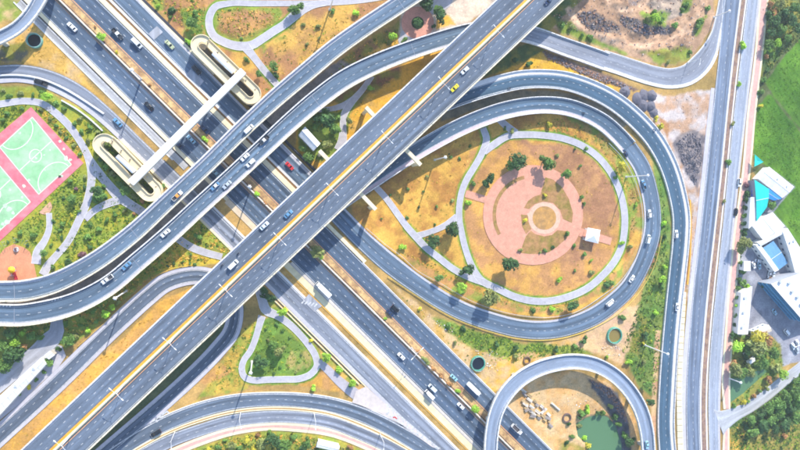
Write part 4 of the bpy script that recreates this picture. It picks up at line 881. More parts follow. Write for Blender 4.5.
def cabin(x0, x1, x2, x3, zb, zt, wb, wt):   # rear base, rear top, front top, front base
    m = MB(); m.frustum([(x0, -wb/2, zb), (x3, -wb/2, zb), (x3, wb/2, zb), (x0, wb/2, zb)], [(x1, -wt/2, zt), (x2, -wt/2, zt), (x2, wt/2, zt), (x1, wt/2, zt)]); return m
def slab(x1, x2, wt, z, th=.06):
    m = MB(); m.frustum([(x1-.06, -wt/2-.04, z), (x2+.06, -wt/2-.04, z), (x2+.06, wt/2+.04, z), (x1-.06, wt/2+.04, z)], [(x1+.08, -wt/2+.08, z+th), (x2-.08, -wt/2+.08, z+th), (x2-.08, wt/2-.08, z+th), (x1+.08, wt/2-.08, z+th)]); return m
def pillars(x0, x1, x2, x3, zb, zt, wb, wt):
    m = MB()
    for s in (-1, 1):
        for a, b in (((x0, s*wb/2, zb), (x1, s*wt/2, zt)), ((x3, s*wb/2, zb), (x2, s*wt/2, zt)), (((x0+x3)/2-.1, s*wb/2, zb), ((x1+x2)/2-.1, s*wt/2, zt))): m.tube([a, b], .055, 5)
    return m
TYPES = {}
def vtype(name, body, parts, wheels, L, wd, zl=.62):
    P = [('body', body.mesh('body', False), 0)]
    for nm, mb_, kind in parts: P.append((nm, mb_.mesh(nm), kind))
    m = MB(); m.box((0, 0, 0), (.09, .34, .16)); hl = m.mesh('headlight'); hl.materials.append(HEADL)
    m = MB(); m.box((0, 0, 0), (.07, .3, .18)); tl = m.mesh('taillight'); tl.materials.append(TAILL)
    TYPES[name] = (P, wheels, hl, tl, L, wd, zl)
LOAD = mottled('truck_load', rgb(96, 90, 92), amp=.4, scale=2); BOXW = plain('box_white', (.82, .82, .82, 1), .4)
vtype('car', hull([(-2.2, .32, .78, .86), (-2.1, .24, .92, .96), (-1.3, .2, .96, 1), (0, .2, .92, 1), (1.0, .2, .93, 1), (1.9, .24, .82, .95), (2.2, .34, .68, .82)], 1.78),
      [('windows', cabin(-1.55, -.95, .25, 1.05, .88, 1.40, 1.55, 1.22), 'g'), ('roof', slab(-.95, .25, 1.22, 1.40), 0), ('pillars', pillars(-1.55, -.95, .25, 1.05, .88, 1.41, 1.55, 1.22), 0)], ((-1.35, .78, .32), (1.38, .78, .32)), 4.4, 1.78)
vtype('suv', hull([(-2.25, .4, 1.0, .9), (-2.15, .3, 1.08, .98), (0, .28, 1.05, 1), (1.2, .28, 1.06, 1), (2.05, .3, .98, .95), (2.3, .4, .8, .85)], 1.86),
      [('windows', cabin(-2.1, -1.8, .3, 1.1, 1.02, 1.66, 1.66, 1.36), 'g'), ('roof', slab(-1.8, .3, 1.36, 1.66), 0), ('pillars', pillars(-2.1, -1.8, .3, 1.1, 1.02, 1.67, 1.66, 1.36), 0)], ((-1.4, .82, .36), (1.45, .82, .36)), 4.6, 1.86, .75)
_bed = MB()
for c_, d_ in (((-1.75, .82, .95), (1.7, .1, .45)), ((-1.75, -.82, .95), (1.7, .1, .45)), ((-2.58, 0, .95), (.1, 1.72, .45))): _bed.box(c_, d_)
_bf = MB(); _bf.box((-1.72, 0, .96), (1.6, 1.52, .04))
vtype('pickup', hull([(-2.62, .45, .92, .92), (-2.5, .38, .96, .98), (0, .36, .98, 1), (1.4, .36, 1.04, 1), (2.3, .38, .95, .95), (2.6, .45, .8, .84)], 1.82),
      [('bed_walls', _bed, 0), ('bed_floor', _bf, 'd'), ('windows', cabin(-.85, -.6, .55, 1.3, 1.0, 1.68, 1.62, 1.32), 'g'), ('roof', slab(-.6, .55, 1.32, 1.68), 0), ('pillars', pillars(-.85, -.6, .55, 1.3, 1.0, 1.69, 1.62, 1.32), 0)], ((-1.6, .82, .36), (1.65, .82, .36)), 5.2, 1.82, .8)
vtype('van', hull([(-2.45, .4, 1.2, .95), (-2.4, .3, 1.3, 1), (1.4, .3, 1.3, 1), (2.1, .32, 1.1, .96), (2.45, .4, .85, .86)], 1.88),
      [('windows', cabin(-2.35, -2.25, 1.0, 1.75, 1.28, 1.95, 1.76, 1.55), 'g'), ('roof', slab(-2.25, 1.0, 1.58, 1.95, .1), 0), ('pillars', pillars(-2.35, -2.25, 1.0, 1.75, 1.28, 1.96, 1.76, 1.55), 0)], ((-1.5, .82, .34), (1.55, .82, .34)), 4.9, 1.88, .75)
_bx = MB(); _bx.box((-1.0, 0, .95), (4.8, 2.2, 2.3))
_rb = MB()
for i in range(6): _rb.box((-3.1+i*.84, 0, 3.253), (.1, 2.1, .04))
vtype('box_truck', hull([(-3.4, .55, .9, .8), (1.5, .55, .9, .85), (1.6, .45, 1.5, 1), (2.9, .45, 1.45, 1), (3.2, .5, 1.1, .92)], 2.1),
      [('cargo_box', _bx, 'w'), ('roof_ribs', _rb, 'w'), ('windows', cabin(1.55, 1.65, 2.5, 3.0, 1.45, 2.2, 1.95, 1.75), 'g'), ('roof', slab(1.65, 2.5, 1.75, 2.2, .1), 0)], ((-2.2, .9, .42), (2.4, .9, .42)), 6.4, 2.1, .8)
_bx = MB(); _bx.box((-1.9, 0, 1.05), (8.2, 2.45, 2.75))
_rb = MB()
for i in range(9): _rb.box((-5.5+i*.9, 0, 3.803), (.12, 2.3, .05))
vtype('lorry', hull([(-6.0, .6, 1.0, .75), (2.2, .6, 1.0, .85), (2.35, .5, 1.7, 1), (4.0, .5, 1.65, 1), (4.25, .55, 1.2, .95)], 2.35),
      [('cargo_box', _bx, 'w'), ('roof_ribs', _rb, 'w'), ('windows', cabin(2.4, 2.5, 3.7, 4.1, 1.65, 2.6, 2.2, 2.0), 'g'), ('roof', slab(2.5, 3.7, 2.0, 2.6, .15), 0)], ((-4.6, 1.0, .48), (-3.5, 1.0, .48), (3.2, 1.0, .48)), 10.2, 2.4, 1.0)
_bd = MB()
for c_, d_ in (((-1.2, 1.1, 1.1), (5.2, .14, 1.3)), ((-1.2, -1.1, 1.1), (5.2, .14, 1.3)), ((-3.85, 0, 1.1), (.14, 2.34, 1.3)), ((1.45, 0, 1.1), (.14, 2.34, 1.5))): _bd.box(c_, d_)
_ld = loft([[(x, -1.0, 1.2), (x, -.9, z), (x, 0, z+.25), (x, .9, z), (x, 1.0, 1.2)] for x, z in ((-3.7, 1.5), (-2.6, 1.85), (-1.2, 1.7), (.2, 1.9), (1.3, 1.5))])
vtype('tipper', hull([(-3.9, .6, 1.0, .75), (1.6, .6, 1.0, .85), (1.8, .5, 1.7, 1), (3.4, .5, 1.65, 1), (3.7, .55, 1.2, .95)], 2.3),
      [('tipper_bed', _bd, 0), ('load', _ld, 'l'), ('windows', cabin(1.85, 1.95, 3.1, 3.5, 1.65, 2.5, 2.15, 1.95), 'g'), ('roof', slab(1.95, 3.1, 1.95, 2.5, .12), 0)], ((-2.9, .95, .48), (-1.8, .95, .48), (2.7, .95, .48)), 7.6, 2.3, 1.0)
CARC = {'white': (.80, .81, .82), 'black': (.012, .013, .016), 'navy': (.02, .04, .10), 'blue': (.12, .28, .46), 'cyan': (.30, .50, .62), 'red': (.62, .03, .03), 'yellow': (.85, .70, .02), 'olive': (.45, .5, .30), 'silver': (.55, .60, .66), 'teal': (.30, .55, .62), 'orange': (.85, .33, .05), 'charcoal': (.05, .055, .065), 'pale': (.66, .76, .84)}
def carpaint(c): return plain('car_paint_'+c, CARC[c]+(1,), .28, .15 if c in ('silver', 'charcoal') else 0, .6)
KIND2 = {'g': GLASS, 'w': BOXW, 'l': LOAD, 'd': plain('bed_liner', (.05, .05, .055, 1), .7)}
CATS = {'car': 'car', 'suv': 'car', 'pickup': 'pickup truck', 'van': 'van', 'box_truck': 'truck', 'lorry': 'truck', 'tipper': 'truck'}
def vehicle(x, y, key, typ, colr, label, fwd=1, roofc=None, group=None, ang=None, h=None):
    P, wheels, hl, tl, L, wd, zl = TYPES[typ]
    if key:
        k = ROADS[key]; hz = k.C[int(np.linalg.norm(k.C[:, :2]-G(x, y, 3)[:2], axis=1).argmin()), 2]
        p = G(x, y, hz+.8); i = int(np.linalg.norm(k.C[:, :2]-p[:2], axis=1).argmin()); T = k.T[i]*fwd; rz = math.atan2(T[1], T[0]); z = k.C[i, 2]+.02
        ax_ = at(k, k.s[i], .5); dd = np.gradient(k.C[:, 2])[i]/max(.1, np.linalg.norm(np.gradient(k.C, axis=0)[i])); pitch = -math.atan(dd)*fwd
    else:
        z = h or 0.; p = G(x, y, z+.8); a, b = G(x, y), G(x+math.cos(math.radians(ang)), y+math.sin(math.radians(ang))); rz = math.atan2((b-a)[1], (b-a)[0]); pitch = 0
    r = empty({'car': 'car', 'suv': 'car', 'pickup': 'pickup_truck', 'van': 'van', 'box_truck': 'box_truck', 'lorry': 'lorry', 'tipper': 'tipper_truck'}[typ], (p[0], p[1], z), rz+random.uniform(-.02, .02)); r.rotation_euler[1] = pitch
    tag(r, label, CATS[typ], group or 'vehicles on the roads'); vs = {'lorry': .88, 'box_truck': .82, 'tipper': .92}.get(typ, 1.0); r.scale = (vs, vs, vs)
    pm = carpaint(colr)
    for nm, me_, kd in P:
        mt = (carpaint(roofc) if (roofc and nm in ('roof', 'pillars')) else pm) if kd == 0 else KIND2[kd]
        if len(me_.materials) == 0: me_.materials.append(mt)
        o = ob(nm, me_, r)
        if nm in ('pillars', 'roof_ribs'): o['kind'] = 'stuff'
        o.material_slots[0].link = 'OBJECT'; o.material_slots[0].material = mt
    for wx, wy, rr in wheels:
        for s in (-1, 1):
            o = ob('wheel', WHEEL, r); o.location = (wx, s*wy, rr); o.scale = (rr/.32, 1, rr/.32); q = ob('hub', HUB, o)
    for s in (-1, 1):
        o = ob('headlight', hl, r); o.location = (L/2-.04, s*wd*.33, zl); o = ob('taillight', tl, r); o.location = (-L/2+.02, s*wd*.36, zl)
    return r
U, D = -1, 1     # C1 and L4 run up-left, C2 and C3 down-right in the photograph
VEH = [
 (72,26.8,'C1','car','white','white car alone on the dark highway near the corner ramp',U), (117.5,34,'C2','pickup','charcoal','dark pickup with a white front just ahead of a white van',D,'white'), (136.8,43.2,'C2','van','white','white van following a dark pickup on the upper highway',D),
 (169.5,44.6,'C3','car','olive','pale olive car on the frontage road next to the oval ramp',D), (148.8,106,'C1','car','black','black car on the highway just above the footbridge roof',U), (196.5,70,'C3','suv','black','black car in shade beside the beige oval ramp',D),
 (117.7,122.4,'L4','car','blue','blue car on the frontage road beside the western oval ramp',U), (191,139.4,'C1','car','cyan','bright cyan car just past the footbridge on the highway',U), (178.3,144.4,'C1','car','navy','navy car in the shadow of the footbridge',U),
 (204.5,129.4,'C2','car','navy','dark blue car on the highway just before the north ramp',D), (289.6,166,'C3','car','red','red car on the frontage road between ramp and viaduct',D), (215.8,173,'C1','car','cyan','cyan car glimpsed in the gap between the two curved ramps',U),
 (322,288,'C1','lorry','white','long white lorry on the highway just below the viaduct',U), (390.2,313.2,'C2','car','navy','navy car by the reservation, the left of a dark pair',D), (395.2,308.8,'C2','suv','black','black car, the right of a dark pair on the highway',D),
 (401.3,356.4,'C1','car','white','white car on the highway left of the planted reservation, below the dark pair',U), (453.9,377.8,'C2','car','teal','teal blue car beside the reservation below the round well',D), (474.5,389.5,'C2','lorry','white','white lorry with a red patch approaching the horseshoe flyover',D),
 (432.4,388,'C1','van','pale','pale van, the upper of two white vans side by side',U), (429.2,394,'C1','box_truck','white','white box truck beside a pale van on the highway',U), (460.8,406.2,'C1','car','white','white car on the highway right before the horseshoe flyover',U),
 (516.5,429,'C2','tipper','white','white tipper truck with dark load beside the sandy lot',D),
 (248.8,129.2,'R1','van','white','white van alone on the north ramp',1), (177.3,195.8,'R1','pickup','white','white and orange pickup on the north ramp near the footbridge',1,'orange'),
 (264,140.2,'R2','pickup','charcoal','dark pickup with a white cab roof on the south ramp',-1,'white'), (245,157.2,'R2','car','white','white car in the left lane behind the dark pickup, south ramp',-1), (250.6,163,'R2','suv','white','white car in the outer lane of the south ramp beside another white car',-1),
 (215,186.2,'R2','car','blue','blue and white car on the south ramp above the gap',-1,'white'), (227,184.8,'R2','car','silver','silver car on the south ramp beside a blue and white car',-1), (165.4,233.2,'R2','car','white','white car alone halfway along the south ramp',-1), (126.4,265.8,'R2','car','blue','blue car on the south ramp above the lighting mast',-1), (107.2,279.4,'R2','pickup','white','white pickup with dark bed on the south ramp',-1),
 (465,70.4,'V1','car','white','white car just ahead of the yellow car on the viaduct',1), (454.8,88,'V1','car','yellow','bright yellow car on the viaduct',1), (288.5,214,'V1','car','blue','blue car on the viaduct near its middle',-1), (264.4,225.8,'V1','car','pale','pale car on the viaduct behind the blue car',-1), (233.2,264.6,'V1','van','white','white van on the dark carriageway of the viaduct',-1), (548.6,1,'V1','car','navy','dark car at the top end of the viaduct',1),
 (40.8,82.6,'L4','pickup','black','black pickup on the curved western road',U), (156,433.4,'B1','suv','black','black car on the southern arc at lower left',-1),
 (625.3,153,'C3','car','navy','dark blue car at the top of the inner loop',1), (643.7,184.5,'C3','pickup','blue','blue pickup with a red load on the inner loop',1), (649.5,214,'C3','suv','white','white car on the eastern bend of the inner loop',1), (648,239.2,'C3','van','pale','pale van on the eastern bend of the inner loop',1), (632,278.8,'C3','car','white','white car at the lower right of the inner loop',1), (610,302.8,'C3','van','white','white van at the bottom right of the inner loop',1),
 (676.2,234.2,'O1','suv','white','white car on the outer loop, the upper of two',-1), (677.2,307,'O1','car','white','white car on the outer loop, the lower of two',-1), (739.6,182.6,'RB','suv','white','white car parked by the footpath opposite the teal roof',1), (736.2,212.2,'RB','car','black','black car parked by the footpath',1), (647.2,445,'R4','car','teal','pale teal car at the end of the horseshoe flyover',1),
]
for v in VEH: vehicle(*v)
for x, y, a, t, c, lb in ((753.9,265,70,'car','white','white car in the shaded yard nearest the hedge'),(758.3,260.8,10,'car','white','white car at the top of the shaded yard'),(759.4,265.8,75,'car','cyan','cyan car in the middle of the shaded yard'),(769.7,274.5,100,'car','white','white car at the lower end of the shaded yard'),(773.6,273.4,80,'car','pale','pale car beside the white roofed wing in the yard'),
                   (774.8,312,55,'car','cyan','pale blue car parked below the office block'),(786.8,332.6,50,'van','white','white van parked in the office shadow'),(793.6,346.4,70,'car','pale','pale car in the lower parking row, leftmost'),(797.8,343,70,'car','white','white car in the lower parking row by the frame edge'),(797,350,70,'suv','silver','silver car in the lower parking row, nearest the lane'),(750.6,359.6,-35,'box_truck','white','white box truck among the trees by the small pond'),(746.8,353,-30,'car','silver','silver car half hidden by trees near the small pond')):
    vehicle(x, y, None, t, c, lb, 1, None, 'vehicles in the works yards', a, .05)
# orange skips by the yard
for x, y, a, lb in ((769.8,279,-20,'orange waste skip by the office entrance, upper one'),(766.3,282.6,-15,'orange waste skip by the office entrance, lower one')):
    p = G(x, y, 0); r = empty('waste_skip', (p[0], p[1], 0), math.radians(a)); tag(r, lb, 'skip', 'orange skips')
    m = MB(); m.frustum([(-1.2, -.7, .1), (1.2, -.7, .1), (1.2, .7, .1), (-1.2, .7, .1)], [(-1.8, -.95, 1.4), (1.8, -.95, 1.4), (1.8, .95, 1.4), (-1.8, .95, 1.4)]); m.build('skip_body', plain('skip_orange', rgb(244, 164, 60), .5), r, False)
    m = MB(); m.box((0, 0, 1.402), (3.3, 1.6, .1), 0, top=(.7, .6)); m.build('rubbish', LOAD, r, False)

# motorcycles with riders
def rider_mesh():
    m = bpy.data.meshes.new('person'); V = [(0, 0, .82), (.05, 0, 1.1), (.12, 0, 1.35), (.16, 0, 1.5), (.17, 0, 1.66), (.15, .2, 1.36), (.35, .26, 1.15), (.58, .27, 1.05), (.15, -.2, 1.36), (.35, -.26, 1.15), (.58, -.27, 1.05), (.05, .12, .8), (.42, .16, .68), (.25, .17, .3), (.05, -.12, .8), (.42, -.16, .68), (.25, -.17, .3)]
    E = [(0, 1), (1, 2), (2, 3), (3, 4), (2, 5), (5, 6), (6, 7), (2, 8), (8, 9), (9, 10), (0, 11), (11, 12), (12, 13), (0, 14), (14, 15), (15, 16)]
    m.from_pydata(V, E, []); o = bpy.data.objects.new('tmp', m); COL.objects.link(o)
    md = o.modifiers.new('s', 'SKIN'); rad = [.17, .17, .18, .07, .13, .08, .055, .05, .08, .055, .05, .1, .09, .06, .1, .09, .06]
    for sv, r_ in zip(m.skin_vertices[0].data, rad): sv.radius = (r_, r_)
    m.skin_vertices[0].data[0].use_root = True
    sd = o.modifiers.new('d', 'SUBSURF'); sd.levels = 1
    dg = bpy.context.evaluated_depsgraph_get(); r = bpy.data.meshes.new_from_object(o.evaluated_get(dg)); bpy.data.objects.remove(o); return r
RID = rider_mesh(); RID.materials.append(plain('rider_cloth', (.05, .06, .10, 1), .8))
def moto(x, y, key, label, plabel, fwd=1, colr='black'):
    k = ROADS[key]; hz = k.C[int(np.linalg.norm(k.C[:, :2]-G(x, y, 3)[:2], axis=1).argmin()), 2]; p = G(x, y, hz+.6); i = int(np.linalg.norm(k.C[:, :2]-p[:2], axis=1).argmin()); T = k.T[i]*fwd; rz = math.atan2(T[1], T[0]); z = k.C[i, 2]+.02
    r = empty('motorcycle', (p[0], p[1], z), rz); tag(r, label, 'motorcycle', 'motorcycles on the roads')
    for wx in (-.62, .62):
        o = ob('wheel', WHEEL, r); o.location = (wx, 0, .3); o.scale = (.95, .5, .95)
    m = hull([(-.7, .55, .78, .5), (-.3, .4, .8, .8), (.2, .4, .85, 1), (.45, .5, .8, .7)], .36); m.build('body', carpaint(colr), r, False)
    m = MB(); m.tube([(.5, -.34, 1.02), (.56, 0, 1.0), (.5, .34, 1.02)], .03, 6); m.tube([(.62, 0, .35), (.52, 0, 1.0)], .05, 6); m.build('handlebar', STEEL, r, False)
    o = ob('person', RID); o.location = (p[0]-.1*T[0], p[1]-.1*T[1], z); o.rotation_euler[2] = rz; tag(o, plabel, 'person', 'motorcycle riders')
moto(222.2,265,'V1','motorcycle on the viaduct behind the white van','person in dark clothes riding behind the white van on the viaduct',-1); moto(238.2,253.2,'V1','motorcycle on the viaduct ahead of the white van','person in dark clothes riding ahead of the white van on the viaduct',-1)
moto(509.6,88.2,'O1','motorcycle on the raised part of the outer loop','person riding a motorcycle on the raised outer loop',-1); moto(583.8,113,'O2','motorcycle descending the inner loop ramp','person riding a motorcycle down the inner loop ramp',1); moto(654.8,130,'O1','purple motorcycle on the pale shoulder of the outer loop','person riding a motorcycle on the outer loop shoulder',-1,'blue')

# ================================================================== TREES AND BUSHES
def crown_mesh(seed, n, leaf, flat_=.8, lobes=9):
    r = np.random.default_rng(seed); V = []; F = []; T = []
    L = []
    for i in range(lobes):
        a = r.random()*6.283; d = (r.random()**.6)*.62; z = r.uniform(-.4, .42)*flat_
        if i == 0: d, z = 0, .25
        L.append((d*math.cos(a), d*math.sin(a), z, r.uniform(.2, .52), r.random()))
    for i in range(n):
        x, y, z, rr, tn = L[int(r.integers(lobes))]
        v = r.normal(size=3); v /= np.linalg.norm(v); rad = rr*(.55+.5*r.random()**.6)
        c = np.array([x, y, z])+v*rad*np.array([1, 1, flat_])
        nrm = v+r.normal(size=3)*.55+np.array([0, 0, .5]); nrm /= np.linalg.norm(nrm)
        a = np.cross(nrm, r.normal(size=3)); a /= np.linalg.norm(a)+1e-9; b = np.cross(nrm, a); s = leaf*r.uniform(.6, 1.25)
        k = len(V); V += [tuple(c-a*s), tuple(c+b*s*.62), tuple(c+a*s), tuple(c-b*s*.62)]; F.append((k, k+1, k+2, k+3)); T.append(np.clip(.55*tn+.45*r.random(), 0, 1))
    me = bpy.data.meshes.new('crown'); me.from_pydata(V, [], F)
    at_ = me.attributes.new('tint', 'FLOAT', 'FACE'); at_.data.foreach_set('value', np.array(T, np.float32)); me.update(); return me
CROWNS = [crown_mesh(200+i, 1000, .125, .8, 12) for i in range(5)]
BUSHES = [crown_mesh(300+i, 340, .2, .85, 7) for i in range(5)]
def trunk_mesh(seed):
    r = random.Random(seed); m = MB(); m.tube([(0, 0, -.2), (.03, .02, .6), (.05, -.02, 1.15)], [.11, .085, .06], 8)
    for i in range(5):
        a = i*1.257+r.random(); m.tube([(.03, 0, .6+.1*i), (.28*math.cos(a), .28*math.sin(a), 1.0+.08*i), (.55*math.cos(a), .55*math.sin(a), 1.35+.1*r.random())], [.05, .035, .015], 5)
    return m.mesh('trunk')
TRUNKS = [trunk_mesh(i) for i in range(3)]
for t in TRUNKS: t.materials.append(BARK)
LEAF = {'dark': leafmat('leaf_dark', (0.078, 0.163, 0.052, 1)), 'mid': leafmat('leaf_mid', (0.156, 0.286, 0.065, 1)), 'bright': leafmat('leaf_bright', (0.364, 0.598, 0.065, 1)), 'olive': leafmat('leaf_olive', (0.286, 0.325, 0.104, 1)), 'yellow': leafmat('leaf_yellow', (0.624, 0.572, 0.065, 1)), 'purple': leafmat('leaf_purple', (0.221, 0.117, 0.130, 1)), 'rust': leafmat('leaf_rust', (0.468, 0.260, 0.104, 1))}
ADJ = {'dark': 'dark green', 'mid': 'green', 'bright': 'bright green', 'olive': 'olive green', 'yellow': 'yellow green', 'purple': 'purple leaved', 'rust': 'rusty brown'}
for ml in (CROWNS, BUSHES):
    for c in ml: c.materials.append(LEAF['mid'])
NT = [0]
def plant(x, y, r, tone, label, group, tree=None, h0=None):
    NT[0] += 1; i = NT[0]; m_ = mpp(x, y); R = r*m_; tree = (r >= 4.2) if tree is None else tree
    hc = R*1.35 if tree else R*.55
    p = G(x, y, hc); z0 = ground_z(p[0], p[1]) if h0 is None else h0
    root = empty('tree' if tree else 'bush', (p[0], p[1], z0), random.random()*6.28); tag(root, label, 'tree' if tree else 'bush', group)
    cm = (CROWNS if tree else BUSHES)[i % 5]; o = ob('crown', cm, root); o.location = (0, 0, hc); s = R/.82*random.uniform(.9, 1.12)
    o.scale = (s*random.uniform(.8, 1.2), s*random.uniform(.8, 1.2), s*random.uniform(.75, 1.05)); o.material_slots[0].link = 'OBJECT'; o.material_slots[0].material = LEAF[tone]
    t = ob('trunk' if tree else 'stems', TRUNKS[i % 3], root); t.scale = (R*.75, R*.75, R*.95) if tree else (R*.7, R*.7, R*.5)
